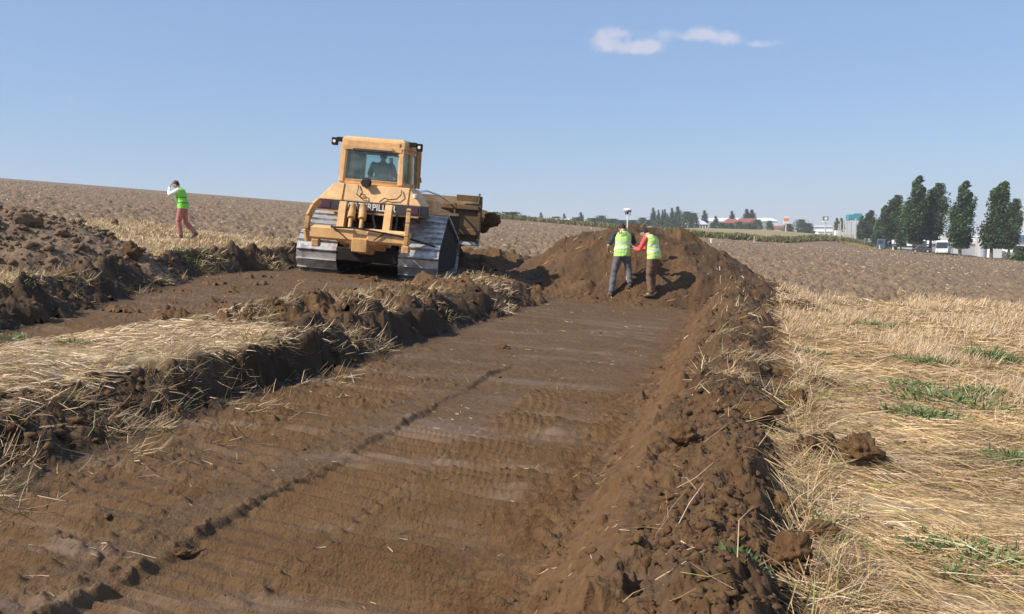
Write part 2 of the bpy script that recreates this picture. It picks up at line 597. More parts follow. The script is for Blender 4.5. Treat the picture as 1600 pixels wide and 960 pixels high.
def heap_right(x, y, f=True):
    u, v = uv(x, y)
    n = fbm(x, y, .9, 3, 221)
    vv = v + n * .16
    fr = foot_right(u)
    h = .17 + .10 * fbm(u, v * .4, 1.6, 3, 223) + .16 * sm(u, 14, 20) + .05 * sm(u, 3, 6)
    z = plane(x, y) - .42 + (.42 + h) * sm(vv, -1.12, -.05) - (h + .14) * sm(vv, -.02, fr + .14)
    z = z - .8 * sm(u, 20.5, 22.5) - .3 * sm(vv, fr + .1, fr + .6)
    # tongues of thrown soil on the stubble
    for (tu, tv, a, b, hh) in ((6.25, .75, .55, .14, .22), (4.55, .42, .3, .12, .16), (9.3, .85, .35, .2, .18), (3.9, .30, .3, .14, .18), (19.2, 1.2, 1.0, .5, .32)):
        z = np.maximum(z, plane(x, y) - .2 - 3 * (v < -.2) + (.2 + hh * .7) * np.exp(-(((u - tu) / b) ** 2 + ((v - tv) / a) ** 2)))
    z = z - .15 * (1 - sm(vv, -1.25, -.95))
    if f: z = z + heap_clods(x, y, .95, 230, .9) * sm(vv, -1.3, -.8)
    return z


def heap_middle(x, y, f=True):
    u, v = uv(x, y)
    n = fbm(x, y, .7, 3, 241)
    on = sm(u, 7.6, 9.2) * (1 - sm(u, 18.6, 20.0))
    lowv = -4.42
    vv = v + n * .12
    h = .08 + .26 * fbm(u, v * .6, .8, 3, 243)
    steep = sm(u, 6.8, 7.4) * (1 - sm(u, 14.2, 15.6)) * (1 - .9 * np.exp(-((u - 10) / .55) ** 2))
    steep = steep * (1 - .6 * np.clip(fbm(x, y, 1.4, 2, 247) * 2.6, 0, 1))
    rb = lowv + .12 + (1 - steep) * .65 + .16 * fbm(x, y, .45, 3, 245)
    z = plane(x, y) - .18 + (.18 + h) * sm(vv, -6.6, -5.7)
    fall = sm(vv, rb - .34 - .9 * (1 - steep), rb)
    z = z - (h + .52) * fall
    z = np.where(on > .99, z, z - .45 * (1 - on))
    # slumped toe along the near left bank
    toe = plane(x, y) - .46 + (.40 + .05 * n) * (1 - sm(vv, -5.1, -3.95)) - .5 * (1 - sm(vv, -5.6, -5.1)) - .5 * sm(u, 6.6, 7.4)
    z = np.maximum(z, toe)
    z = z - .2 * sm(v, -4.2, -3.8)
    if f: z = z + heap_clods(x, y, .95, 250, 1.0) * (1 - sm(v, -4.3, -3.9))
    return z


def heap_left(x, y, f=True):
    u, v = uv(x, y)
    fl = foot_left(u)
    c = fl - .50
    n = fbm(x, y, .8, 3, 261)
    d = v - c + n * .15
    h = .24 + .14 * fbm(u, v * .5, 1.1, 3, 263) + .10 * sm(u, 13, 15)
    s = np.clip(1 - np.abs(d) / .72, -.3, 1)
    z = plane(x, y) - .22 + (h + .22) * s ** 1 
    z = z - .6 * sm(u, 20.4, 21.2) - .5 * sm(np.abs(d), .75, 1.0)
    if f: z = z + heap_clods(x, y, 1.0, 270, 1.2)
    return z


def heap_dry(x, y, f=True):
    n = fbm(x, y, 1.2, 4, 281)
    dx, dy = (x + 10.2) / 4.35, (y - 15.3) / 2.5
    dx = np.where(x > -10, dx * 1.0, dx * .8)
    q = np.hypot(dx, dy) + n * .12
    s = np.clip(1 - np.abs(q) ** 2.8, -.3, 1)
    z = plane(x, y) - .06 + .98 * np.sign(s) * np.abs(s) ** .9
    z = np.minimum(z, plane(x, y) + .86 + .1 * n) 
    if f: z = z + heap_clods(x, y, .42, 290, .5) + .06 * fbm(x, y, .6, 4, 283)
    return z


def heap_blade(x, y, f=True):
    dx, dy = (x + .7) / 2.9, (y - 26.9) / 1.9
    q = np.hypot(dx, dy) + .15 * fbm(x, y, 1.1, 3, 301)
    z = plane(x, y) - .15 + .62 * np.clip(1 - q, -.3, 1)
    if f: z = z + heap_clods(x, y, 1.0, 310, 1.3)
    return z


HEAPS = {'mound': heap_mound, 'right': heap_right, 'middle': heap_middle, 'left': heap_left, 'dry': heap_dry, 'blade': heap_blade}
BOX = {'mound': (-1.5, 9.5, 19, 27), 'right': (-2, 9, .3, 23), 'middle': (-6.5, 2.5, 2.0, 21.5), 'left': (-9.5, -2, 2.0, 23.5), 'dry': (-16.5, -5.0, 12.0, 19.5), 'blade': (-4.5, 2.6, 24.3, 30)}


def top(x, y, fine=True, which=False):
    x, y = np.atleast_1d(np.asarray(x, float)), np.atleast_1d(np.asarray(y, float))
    z = ground_h(x, y, fine)
    w = np.zeros(len(z), int)
    for k, (nm, fn) in enumerate(HEAPS.items()):
        b = BOX[nm]
        i = (x > b[0]) & (x < b[1]) & (y > b[2]) & (y < b[3])
        if not i.any(): continue
        hz = fn(x[i], y[i], fine)
        g = z[i]
        w[np.where(i)[0][hz > g]] = k + 1
        z[i] = np.maximum(g, hz)
    return (z, w) if which else z


def ray(px, py):
    """direction of a photograph pixel (surveying aid: where a thing of the photo stands on the ground)"""
    a, b = (px - 800) / FPX, (480 - py) / FPX
    d = Vector((a, math.cos(PITCH) + b * math.sin(PITCH), -math.sin(PITCH) + b * math.cos(PITCH)))
    return d.normalized()


def hit(px, py, fine=False):
    d = ray(px, py)
    t = np.concatenate([np.arange(2, 60, .03), np.arange(60, 500, .5)])
    x, y, z = d.x * t, d.y * t, CAMZ + d.z * t
    below = np.where(z < top(x, y, fine))[0]
    i = below[0] if len(below) else len(t) - 1
    return float(x[i]), float(y[i]), float(top(x[i], y[i], fine)[0])


def at(px, Y, fine=False):
    """ground point in the compass direction of a photo column, Y metres ahead"""
    x = (px - 800) / FPX * Y * (1 / math.cos(PITCH))
    return x, Y, float(top(x, Y, fine)[0])


def z_at(py, Y):
    """height seen at photo row py at Y metres ahead"""
    d = ray(800, py)
    return CAMZ + d.z / d.y * Y


# ------------------------------------------------------------------ ground sheet and heaps
th = np.radians(np.concatenate([np.linspace(-180, -54, 24), np.arange(-52, -38.05, .16), np.arange(-38, 38.001, .070), np.arange(38.16, 52.1, .16), np.linspace(54, 180, 24)]))
rr = [.02, .3, .7, 1.1, 1.5]
while rr[-1] < 120: rr.append(rr[-1] * (1 + (.02 if rr[-1] < 2.6 else .0028 if rr[-1] < 11 else .0036 if rr[-1] < 62 else .006)))
while rr[-1] < 4300: rr.append(rr[-1] * (1.012 if rr[-1] < 330 else 1.06))
rr = np.array(rr)
TT, RR = np.meshgrid(th, rr)
GX, GY = RR * np.sin(TT), RR * np.cos(TT)
nr, nc = GX.shape


def grid_faces(keep, nr, nc):
    idx = np.arange(nr * nc).reshape(nr, nc)
    a, b, c, d = idx[:-1, :-1], idx[:-1, 1:], idx[1:, 1:], idx[1:, :-1]
    F = np.stack([a, b, c, d], -1)
    return F[keep] if keep is not None else F.reshape(-1, 4)


def compact(V, F, attrs):
    used, inv = np.unique(F, return_inverse=True)
    return V[used], inv.reshape(F.shape), {k: v[used] for k, v in attrs.items()}


gx, gy = GX.ravel(), GY.ravel()
gz = ground_h(gx, gy)
wet_, st_, u_, v_ = zones(gx, gy)
pitf = np.clip(sm(v_, -4.4, -4.0) * (1 - sm(v_, -1.5, -1.15)) * (1 - sm(u_, 18.5, 20)) + sm(v_, foot_left(u_) - .1, foot_left(u_) + .3) * (1 - sm(v_, -6.6, -6.2)) * .6, 0, 1)
BAND_T, BAND_Y = [-.2, -.014, .07, .215, .29, .36, .40, .6], [265, 240, 225, 160, 172, 245, 290, 380]      # near edge of the crop strip by direction
far_ = sm(gy - np.interp(gx / np.maximum(gy, 1), BAND_T, BAND_Y), 2, 8) * (gy > 30)
ground_me = mesh_np('ground', np.stack([gx, gy, gz], 1), grid_faces(None, nr, nc)[:, ::-1], attrs={'wet': wet_, 'straw': st_, 'floor': pitf * wet_, 'far': far_, 'shade_damp': shade_damp(gx, gy) * wet_})


def soil_material():
    m, t, b = new_mat('soil')
    L = t.links

    def A(n):
        a = nd(t, 'ShaderNodeAttribute', attribute_name=n)
        return a.outputs['Fac']

    tcn = nd(t, 'ShaderNodeTexCoord')

    def noise(scale, detail=6, rough=.55, vec=None, dist=0.0):
        n = nd(t, 'ShaderNodeTexNoise')
        n.inputs['Scale'].default_value = scale
        n.inputs['Detail'].default_value = detail
        n.inputs['Roughness'].default_value = rough
        n.inputs['Distortion'].default_value = dist
        L.new(vec or tcn.outputs['Object'], n.inputs['Vector'])
        return n.outputs[0]

    def mapr(v, a, b_, c=0., d=1., smooth=False):
        r = nd(t, 'ShaderNodeMapRange')
        if smooth: r.interpolation_type = 'SMOOTHSTEP'
        L.new(v, r.inputs[0])
        for i, q in zip((1, 2, 3, 4), (a, b_, c, d)): r.inputs[i].default_value = q
        return r.outputs[0]

    def mix(f, c1, c2, bt='MIX'):
        x = nd(t, 'ShaderNodeMix', data_type='RGBA', blend_type=bt)
        for s_, v in ((0, f), (6, c1), (7, c2)):
            if isinstance(v, (int, float)): x.inputs[s_].default_value = v
            elif isinstance(v, tuple): x.inputs[s_].default_value = (*v, 1)
            else: L.new(v, x.inputs[s_])
        return x.outputs[2]

    def mth(op, a, b_):
        x = nd(t, 'ShaderNodeMath', operation=op)
        for i, v in enumerate((a, b_)):
            if isinstance(v, (int, float)): x.inputs[i].default_value = v
            else: L.new(v, x.inputs[i])
        return x.outputs[0]

    big, mid, fin, vf = noise(.35, 5), noise(2.2, 7), noise(14, 7, .62), noise(70, 5, .6)
    # moist clay: dark brown with redder and yellower patches
    wetc = mix(mapr(mid, .35, .65), (.078, .036, .0125), (.124, .062, .023))
    wetc = mix(mapr(fin, .42, .68), wetc, (.150, .085, .036))
    wetc = mix(mapr(big, .5, .7, 0, .45), wetc, (.135, .068, .024))
    # smeared blade-polished patches, drawn out across the run
    rot = nd(t, 'ShaderNodeMapping')
    rot.inputs['Rotation'].default_value = (0, 0, R(14.5))
    rot.inputs['Scale'].default_value = (.30, 1.25, 1)
    L.new(tcn.outputs['Object'], rot.inputs[0])
    s1 = noise(1.5, 6, .6, rot.outputs[0], .3)
    smear = mth('MULTIPLY', mapr(s1, .52, .66, 0, 1, True), A('floor'))
    flo = mix(mapr(s1, .36, .56), (.098, .052, .021), (.130, .075, .034))
    wetc = mix(mth('MULTIPLY', A('floor'), .6), wetc, flo)
    wetc = mix(mth('MULTIPLY', smear, .75), wetc, (.142, .092, .060))  # greyer colour paints the sky's sheen onto the smears
    wetc = mix(mth('MULTIPLY', A('shade_damp'), .8), wetc, (.030, .019, .011))  # moist clay darkened further, shade of bank and windrow put into the colour
    # ploughed dry loam, paler crests, bits of straw in the far clods
    dry = mix(mapr(mid, .3, .7), (.150, .096, .057), (.222, .148, .090))
    dry = mix(mapr(fin, .45, .7), dry, (.262, .180, .110))
    dry = mix(mapr(noise(3.1, 5, .7), .54, .68, 0, .75), dry, (.105, .070, .046))  # dark specks, next line too: clod shadows put into the colour
    dry = mix(mapr(noise(1.1, 5, .7), .57, .70, 0, .6), dry, (.120, .080, .052))
    dry = mix(mapr(noise(.9, 8, .7), .56, .70, 0, .7), dry, (.36, .25, .125))
    dry = mix(mapr(noise(.06, 4), .45, .62, 0, .5), dry, (.180, .118, .072))
    # stubble litter: flattened straw, grey-brown thatch, few green patches
    stc = mix(mapr(fin, .3, .6), (.22, .145, .062), (.46, .33, .165))
    stc = mix(mapr(vf, .45, .7), stc, (.56, .44, .27))
    stc = mix(mapr(mid, .50, .66, 0, .7), stc, (.15, .095, .045))
    stc = mix(mapr(noise(.5, 5), .62, .72, 0, .4), stc, (.16, .18, .06))
    # far fields past the crop strip
    farc = mix(mapr(noise(.02, 6), .4, .6), (.30, .225, .115), (.25, .215, .095))
    farc = mix(mapr(noise(.15, 5), .5, .7, 0, .5), farc, (.36, .27, .15))
    c = mix(A('straw'), dry, stc)
    c = mix(A('far'), c, farc)
    c = mix(A('wet'), c, wetc)
    L.new(c, b.inputs['Base Color'])
    ro = mapr(smear, 0, 1, .93, .64)
    L.new(ro, b.inputs['Roughness'])
    b.inputs['Specular IOR Level'].default_value = .35
    h = mth('ADD', mth('MULTIPLY', fin, .6), mth('ADD', mth('MULTIPLY', vf, .22), mth('MULTIPLY', mid, 1.0)))
    bp = nd(t, 'ShaderNodeBump')
    bst = mapr(smear, 0, 1, 1.0, .45)
    L.new(bst, bp.inputs['Strength'])
    bp.inputs['Distance'].default_value = .05
    L.new(h, bp.inputs['Height'])
    L.new(bp.outputs[0], b.inputs['Normal'])
    return m


SOIL = soil_material()
g_o = link('ground', ground_me, SOIL, smooth=True)
tag(g_o, 'open farmland: stripped brown clay trench, pale stubble and ploughed field up to the horizon', 'ground', kind='structure')

HINFO = {
    'mound': ('soil_mound', 'tall heap of dark brown clods at the far trench end behind two workers', 'soil heap'),
    'right': ('soil_berm', 'long bank of loose brown clods along the right edge of the trench', 'soil bank'),
    'middle': ('soil_berm', 'ragged sod and straw bank between the deep trench and the bulldozed strip', 'soil bank'),
    'left': ('soil_berm', 'dark cloddy windrow with straw tufts along the far left side of the bulldozed strip', 'soil bank'),
    'dry': ('soil_heap', 'broad greyish dry earth heap with embedded lumps at the left edge of the picture', 'soil heap'),
    'blade': ('soil_heap', 'low spill of fresh brown soil on the ground under and ahead of the bulldozer blade', 'soil heap'),
}
tr_, tc_ = np.where((np.abs(TT[:, 0]) < 9) & (rr < 32))[0], np.where(np.abs(th) < R(40))[0]
for nm, fn in HEAPS.items():
    b = BOX[nm]
    sub = (GX > b[0]) & (GX < b[1]) & (GY > b[2]) & (GY < b[3]) & (np.abs(TT) < R(51.9))
    ri, ci = np.where(sub)
    r0, r1, c0, c1 = ri.min(), ri.max() + 1, ci.min(), ci.max() + 1
    X, Y = GX[r0:r1, c0:c1], GY[r0:r1, c0:c1]
    ins = sub[r0:r1, c0:c1]
    g = gz.reshape(nr, nc)[r0:r1, c0:c1]
    hz = np.full(X.shape, -99.)
    hz[ins] = fn(X[ins], Y[ins])
    ok = hz > g - .04
    keep = ok[:-1, :-1] & ok[1:, :-1] & ok[:-1, 1:] & ok[1:, 1:]
    F = grid_faces(keep, *X.shape)[:, ::-1]
    V = np.stack([X.ravel(), Y.ravel(), hz.ravel()], 1)
    ones = np.ones(X.size)
    wetv = ones * (0.10 if nm == 'dry' else 1.0)
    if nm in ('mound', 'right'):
        darkening = np.clip(.42 + .9 * fbm(X.ravel(), Y.ravel(), .9, 4, 355), 0, .9)  # mound and right bank: uneven dark tone of the soil itself
    if nm in ('mound', 'right', 'left', 'middle'):
        wetv = np.clip(1 - .35 * np.clip(fbm(X.ravel(), Y.ravel(), .8, 4, 333) + .0, 0, 1), 0, 1)
    if nm not in ('mound', 'right'): darkening = shade_damp(X.ravel(), Y.ravel()) if nm in ('middle', 'left') else ones * 0
    V, F, at_ = compact(V, F, {'shade_damp': darkening, 'wet': wetv, 'straw': ones * 0, 'floor': ones * 0, 'far': ones * 0})
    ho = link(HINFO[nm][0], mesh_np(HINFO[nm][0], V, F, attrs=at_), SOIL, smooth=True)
    tag(ho, HINFO[nm][1], HINFO[nm][2], kind='thing')

# ------------------------------------------------------------------ straw: ribbons with their own dry / green colour
def ribbons(name, P, D, length, width, tint, mat, sag=.12, rise=None, parent=None):
    """P base points (n,3), D unit directions, one bent blade of two quads each"""
    n = len(P)
    upr = rng.normal(size=(n, 3))
    S = np.cross(D, upr); S /= np.linalg.norm(S, axis=1, keepdims=True) + 1e-9
    B = np.cross(S, D)
    L, W = length[:, None], width[:, None] * .5
    bend = rng.normal(0, sag, n)[:, None] * L
    p0, p1, p2 = P, P + D * L * .5 + B * bend, P + D * L
    if rise is not None: p2 = p2 + np.array([0, 0, 1.]) * rise[:, None]
    V = np.stack([p0 - S * W, p0 + S * W, p1 - S * W * .9, p1 + S * W * .9, p2 - S * W * .35, p2 + S * W * .35], 1).reshape(-1, 3)
    k = np.arange(n)[:, None] * 6
    F = np.concatenate([k + [0, 1, 3, 2], k + [2, 3, 5, 4]], 0)
    me = mesh_np(name, V, F, tint=np.repeat(tint, 6, 0))
    return link(name, me, mat, parent)


STRAW = tinted('straw', rough=.55, transl=.12, spec=.45)


def straw_tint(n, green=0.0, pale=0.0):
    base = np.array([[.53, .375, .195], [.63, .485, .30], [.41, .275, .135], [.74, .62, .45], [.28, .19, .11], [.55, .39, .155]])
    w = np.array([.3, .22 + pale, .18, .06 + pale, .16, .08]); w /= w.sum()
    c = base[rng.choice(6, n, p=w)] * np.array([1.02, .955, .93]) * rng.uniform(.78, 1.12, (n, 1))
    g = rng.random(n) < green
    c[g] = np.array([.30, .30, .07]) * rng.uniform(.6, 1.2, (g.sum(), 1))
    return np.clip(c, 0, .85)


def polar_pts(n, a0, a1, r0, r1, pw=.6):
    a = np.radians(rng.uniform(a0, a1, n))
    t = rng.random(n)
    r = (r0 ** pw + t * (r1 ** pw - r0 ** pw)) ** (1 / pw)
    return r * np.sin(a), r * np.cos(a)


def lay(name, x, y, ang, dang, length, lift, steep, tint, sag=.12, wmin=.0036, kw=.00062, lbl=None, on=None):
    z = top(x, y)
    n = len(x)
    a = ang + rng.normal(0, 1, n) * dang
    el = np.abs(rng.normal(0, 1, n)) * steep if np.isscalar(steep) else steep
    D = np.stack([np.cos(a) * np.cos(el), np.sin(a) * np.cos(el), np.sin(el)], 1)
    tx_, ty_ = x + D[:, 0] * length, y + D[:, 1] * length
    zt = top(tx_, ty_, fine=True)
    # rest on the surface: tilt each stem so that it follows the ground under its tip
    dz = np.clip(zt - z, -.5 * length, .8 * length)
    D[:, 2] += dz / np.maximum(length, 1e-3) * (1 - np.clip(el / 1.0, 0, 1))
    D /= np.linalg.norm(D, axis=1, keepdims=True)
    r = np.hypot(x, y)
    o = ribbons(name, np.stack([x, y, z + lift], 1), D, length, np.maximum(wmin, r * kw) * rng.uniform(.6, 1.5, n), tint, STRAW, sag)
    if lbl: tag(o, lbl, 'straw', kind='stuff')
    return o


# flattened straw over the right-hand stubble
x, y = polar_pts(400000, 1, 52, 2.4, 27, .75)
w_, s_, uu, vv = zones(x, y)
pn = fbm(x, y, 1.1, 4, 501)
thin = np.clip(.52 + 1.9 * pn + .8 * fbm(x, y, .35, 2, 502), .14, 1)
k = (rng.random(len(x)) < s_ * thin) & (vv > -.2)
x, y, uu, vv = x[k], y[k], uu[k], vv[k]
flow = R(-14) + .55 * fbm(x, y, 2.6, 2, 503) + R(-22) * np.exp(-((vv - .9) / .7) ** 2) * (y < 7)
flow = flow + np.where(rng.random(len(x)) < .5, np.pi, 0)
pl_ = fbm(x, y, .6, 3, 505) > .05
tint = straw_tint(len(x), .07, 0) * (.68 + .44 * np.clip(.5 + 1.2 * fbm(x, y, .9, 3, 507), 0, 1))[:, None]
tint[pl_] = np.clip(tint[pl_] * 1.22, 0, .85)
lay('flattened_straw', x, y, flow, .42, rng.uniform(.07, .30, len(x)), rng.uniform(.002, .03, len(x)), .13, tint,
    lbl='matted pale golden straw lying flat over the stubble right of the trench')

# standing stubble and dry grass, leaning with the wind
x, y = polar_pts(430000, 2, 50, 6.5, 30, 1.0)
w_, s_, uu, vv = zones(x, y)
stand = np.clip(sm(vv, 2.6 - .1 * y, 4.2 - .1 * y) * sm(y, 5, 9) + sm(y, 12.5, 15), 0, 1) * np.clip(.25 + 3.2 * fbm(x, y, 1.6, 4, 511), 0, 1) * (1 - .9 * np.exp(-((vv - 3.6) / .6) ** 2))
k = rng.random(len(x)) < s_ * stand
x, y = x[k], y[k]
n = len(x)
tint = straw_tint(n, .04, .25) * rng.uniform(.80, 1.10, (n, 1))
lay('standing_stubble', x, y, R(8), .9, rng.uniform(.08, .25, n), rng.uniform(-.01, .01, n), np.clip(rng.normal(R(52), R(15), n), .2, 1.5), np.clip(tint, 0, .85), sag=.10, wmin=.003, kw=.00040,
    lbl='dry upright straw stalks leaning to the right across the stubble beside the trench')

# straw island left of the trench
x, y = polar_pts(100000, -52, -8, 4.0, 11, .8)
w_, s_, uu, vv = zones(x, y)
k = (rng.random(len(x)) < s_ * np.clip(.60 + 1.6 * fbm(x, y, .8, 3, 521), .08, 1)) & (vv < np.where(uu < 6.6, -4.95, -4.5)) & (vv > -7)
x, y = x[k], y[k]; n = len(x)
lay('flattened_straw', x, y, R(25) + 1.3 * fbm(x, y, 1.0, 2, 522), .55, rng.uniform(.06, .22, n), rng.uniform(.002, .025, n), .11, np.clip(straw_tint(n, .05, .5) * 1.12, 0, .86),
    lbl='pale straw strip left standing between the trench and the bulldozed strip')

# straw and sods on the banks
def on_heap(n, a0, a1, r0, r1, heaps, cell, thr, seed, prob=1.0, cond=None):
    x, y = polar_pts(n, a0, a1, r0, r1, .9)
    f = fbm(x, y, cell, 3, seed)
    k = f > thr
    x, y = x[k], y[k]
    _, w = top(x, y, fine=False, which=True)
    k = np.isin(w, heaps)
    x, y = x[k], y[k]
    if cond is not None:
        k = cond(*uv(x, y)); x, y = x[k], y[k]
    return x, y


def sods(x, y, lbl, green=.12, dark=.85):
    n = len(x)
    clump = fbm(x, y, .35, 2, 531) * 4
    t = straw_tint(n, green, .05) * rng.uniform(.7, 1.05, (n, 1)) * dark
    lay('straw_tufts', x, y, clump, .6, rng.uniform(.06, .26, n), rng.uniform(-.01, .03, n), np.clip(np.abs(rng.normal(.35, .4, n)), 0, 1.4), t, sag=.14, lbl=lbl)


x, y = on_heap(120000, -30, 3, 8.5, 21, [3], .9, .02, 533)
k = rng.random(len(x)) < np.clip(.16 + 2.2 * fbm(x, y, .5, 3, 534), .03, 1)
sods(x[k], y[k], 'yellow straw and sod tufts on the bank between trench and bulldozer', .10, 1.0)
x, y = polar_pts(40000, -38, -10, 4.2, 9.5, .9)
u_t, v_t = uv(x, y)
k = (v_t > -5.0) & (v_t < -3.3) & (rng.random(len(x)) < np.clip(-.05 + 2.0 * fbm(x, y, .45, 3, 536), .01, .8) * (1 - sm(v_t, -4.3, -3.4)))
sods(x[k], y[k], 'straw strewn down the slumped near left edge of the trench', .12, .95)
x, y = on_heap(60000, -38, -14, 8.5, 22, [4], .8, .24, 538)
sods(x, y, 'yellow-green straw tufts torn up in the left windrow', .25, .85)
x, y = on_heap(60000, -4, 24, 2.8, 22, [2], .7, .26, 541, cond=lambda u, v: (v > -.75) & (u > 5.5))
sods(x, y, 'straw tufts buried in the clod bank on the right of the trench', .15, .9)
x, y = on_heap(9000, -4, 24, 2.8, 25, [2, 1], .7, -.4, 543)
k = rng.random(len(x)) < .15
sods(x[k], y[k], 'single straw stems strewn over the brown clods of the right bank', .05, 1.15)

# edge mess where straw and soil meet on the right
x, y = polar_pts(60000, 3, 24, 2.8, 20, .8)
u_t, v_t = uv(x, y)
k = np.abs(v_t - foot_right(u_t) - .03) < .20 * rng.random(len(x)) ** .6
sods(x[k], y[k], 'straw ends mixed with crumbs where the right bank meets the stubble', .12, 1.0)

# stubble on the left field, round the walking man
x, y = polar_pts(160000, -46, -3, 13, 42, 1.0)
w_, s_, uu, vv = zones(x, y)
k = (rng.random(len(x)) < s_ * np.clip(.45 + 1.8 * fbm(x, y, 1.5, 3, 551), .04, 1)) & (vv < -8) & (top(x, y, False, True)[1] != 5)
x, y = x[k], y[k]; n = len(x)
lay('standing_stubble', x, y, R(10), 1.2, rng.uniform(.06, .17, n), rng.uniform(-.01, .01, n), np.clip(rng.normal(R(45), R(20), n), .1, 1.5), straw_tint(n, .07, .1) * .95,
    lbl='yellow stubble round the walking man between windrow and ploughed field')

# loose stems on the trench floor and the strip
x, y = polar_pts(5200, -36, 12, 3, 19, .9)
w_, s_, uu, vv = zones(x, y)
k = (w_ > .9) & (rng.random(len(x)) < np.where(fbm(x, y, .8, 2, 561) > .12, .8, .12))
x, y = x[k], y[k]; n = len(x)
lay('loose_straw', x, y, rng.uniform(0, 6.28, n), .1, .03 + .03 * rng.pareto(2.2, n).clip(0, 5), rng.uniform(.003, .012, n), .05, straw_tint(n, 0, .1) * .85, wmin=.0034, kw=.0005,
    lbl='few loose straw stems scattered on the graded brown trench floor')

# straw bits turned up on the ploughed land
x, y = polar_pts(150000, -38, 38, 20, 190, 1.0)
w_, s_, uu, vv = zones(x, y)
k = (w_ + s_ < .3) & (rng.random(len(x)) < np.clip(.25 + 2.2 * fbm(x, y, 4, 4, 571), .02, 1))
x, y = x[k], y[k]; n = len(x)
lay('straw_bits', x, y, rng.uniform(0, 6.28, n), .1, rng.uniform(.08, .22, n), rng.uniform(.0, .03, n), .3, straw_tint(n, .03, .0) * .8, kw=.0006,
    lbl='straw remnants turned up among the dry clods of the ploughed field')


# ------------------------------------------------------------------ loose crumbs and clods
def ico(sub):
    bm = bmesh.new(); bmesh.ops.create_icosphere(bm, subdivisions=sub, radius=1)
    V = np.array([v.co[:] for v in bm.verts]); F = np.array([[v.index for v in f.verts] for f in bm.faces]); bm.free()
    return V, F


ICO = {s: ico(s) for s in (1, 2, 3, 4)}


def lump(V, seed, amp=.35):
    out = V.copy()
    gs = np.random.default_rng(int(seed * 97) + 5)
    pn_ = gs.normal(size=(9, 3)); pn_ /= np.linalg.norm(pn_, axis=1, keepdims=True)
    pd_ = gs.uniform(.62, .92, 9)
    for a_, b_ in zip(pn_, pd_):                          # broken facets
        e_ = np.maximum(V @ a_ - b_, 0)
        V = V - e_[:, None] * a_ * .9
    out = V.copy()
    for k, v in enumerate(V):
        p = Vector(v) * 1.3 + Vector((seed * 3.1, seed * 1.7, seed))
        d = mnoise.noise(p) * amp * 1.3 + mnoise.noise(p * 2.3) * amp * .7 + mnoise.noise(p * 5) * amp * .3
        q = mnoise.voronoi(p * 1.4)[0]
        out[k] = v * (1 + d - .35 * amp * (q[1] - q[0] < .12))
    return out


PROT = {s: [lump(ICO[s][0], i * 7.7 + s, .55) for i in range(8)] for s in (1, 2)}


def crumbs(name, x, y, size, lbl, zs=.45, wet=1.0, sub=1):
    z = top(x, y, fine=True)
    n = len(x)
    pv, pf = PROT[sub], ICO[sub][1]
    m = len(pv[0])
    Vs = np.empty((n, m, 3))
    ch = rng.integers(0, 8, n)
    a = rng.uniform(0, 6.28, n)
    c, s = np.cos(a), np.sin(a)
    for q in range(8):
        i = ch == q
        P = pv[q][None] * (size[i, None, None] * np.stack([rng.uniform(.8, 1.3, i.sum()), rng.uniform(.7, 1.1, i.sum()), rng.uniform(.5, .8, i.sum())], 1)[:, None, :])
        X = P[..., 0] * c[i, None] - P[..., 1] * s[i, None]
        Yy = P[..., 0] * s[i, None] + P[..., 1] * c[i, None]
        Vs[i] = np.stack([X + x[i, None], Yy + y[i, None], P[..., 2] + (z[i] + size[i] * zs * .5)[:, None]], -1)
    F = (np.arange(n)[:, None, None] * m + pf[None]).reshape(-1, 3)
    w = np.full(n * m, wet)
    me = mesh_np(name, Vs.reshape(-1, 3), None, F, attrs={'wet': w, 'straw': w * 0, 'floor': w * 0, 'far': w * 0})
    o = link(name, me, SOIL, smooth=sub > 1)
    tag(o, lbl, 'soil crumbs', kind='stuff')
    return o


def heap_pts(n, a0, a1, r0, r1, heaps, pw=.6):
    x, y = polar_pts(n, a0, a1, r0, r1, pw)
    _, w = top(x, y, fine=False, which=True)
    k = np.isin(w, heaps)
    return x[k], y[k]


x, y = heap_pts(26000, -8, 25, 2.7, 24, [1, 2])
k = rng.random(len(x)) < np.clip(.35 + 1.6 * fbm(x, y, .6, 3, 581), .05, 1); x, y = x[k], y[k]
crumbs('soil_crumbs', x, y, .006 + .016 * rng.pareto(2.6, len(x)).clip(0, 2.6), 'loose brown crumbs rolled over the right bank and the mound')
x, y = heap_pts(14000, -38, 3, 5, 22, [3, 4])
crumbs('soil_crumbs', x, y, .008 + .02 * rng.pareto(2.6, len(x)).clip(0, 2.4), 'dark crumbs of turned clay over the left banks')
x, y = heap_pts(5000, -38, -18, 12, 19, [5], 1)
crumbs('soil_crumbs', x, y, .02 + .03 * rng.pareto(2.6, len(x)).clip(0, 2.5), 'grey dry crumbs over the big earth heap at the left', wet=.3)
x, y = polar_pts(4500, -37, 22, 2.8, 20, .7)
w_, s_, uu, vv = zones(x, y)
e = np.minimum(np.abs(vv + .92), np.minimum(np.abs(vv + 4.1), np.abs(vv - foot_left(uu) - .1)))
k = (w_ > .8) & (rng.random(len(x)) < np.exp(-e / .12) * .9 + .03)
x, y = x[k], y[k]
crumbs('soil_crumbs', x, y, .005 + .010 * rng.pareto(2.2, len(x)).clip(0, 3.0), 'small crumbs fallen along the foot of the banks onto the floor')
x, y = polar_pts(3500, 3, 26, 2.8, 20, .7)
uu, vv = uv(x, y)
k = (vv > foot_right(uu) - .2) & (rng.random(len(x)) < np.exp(-(vv - foot_right(uu)) / .3))
x, y = x[k], y[k]
crumbs('soil_crumbs', x, y, .008 + .014 * rng.pareto(2.2, len(x)).clip(0, 3), 'brown crumbs scattered from the right bank onto the straw')


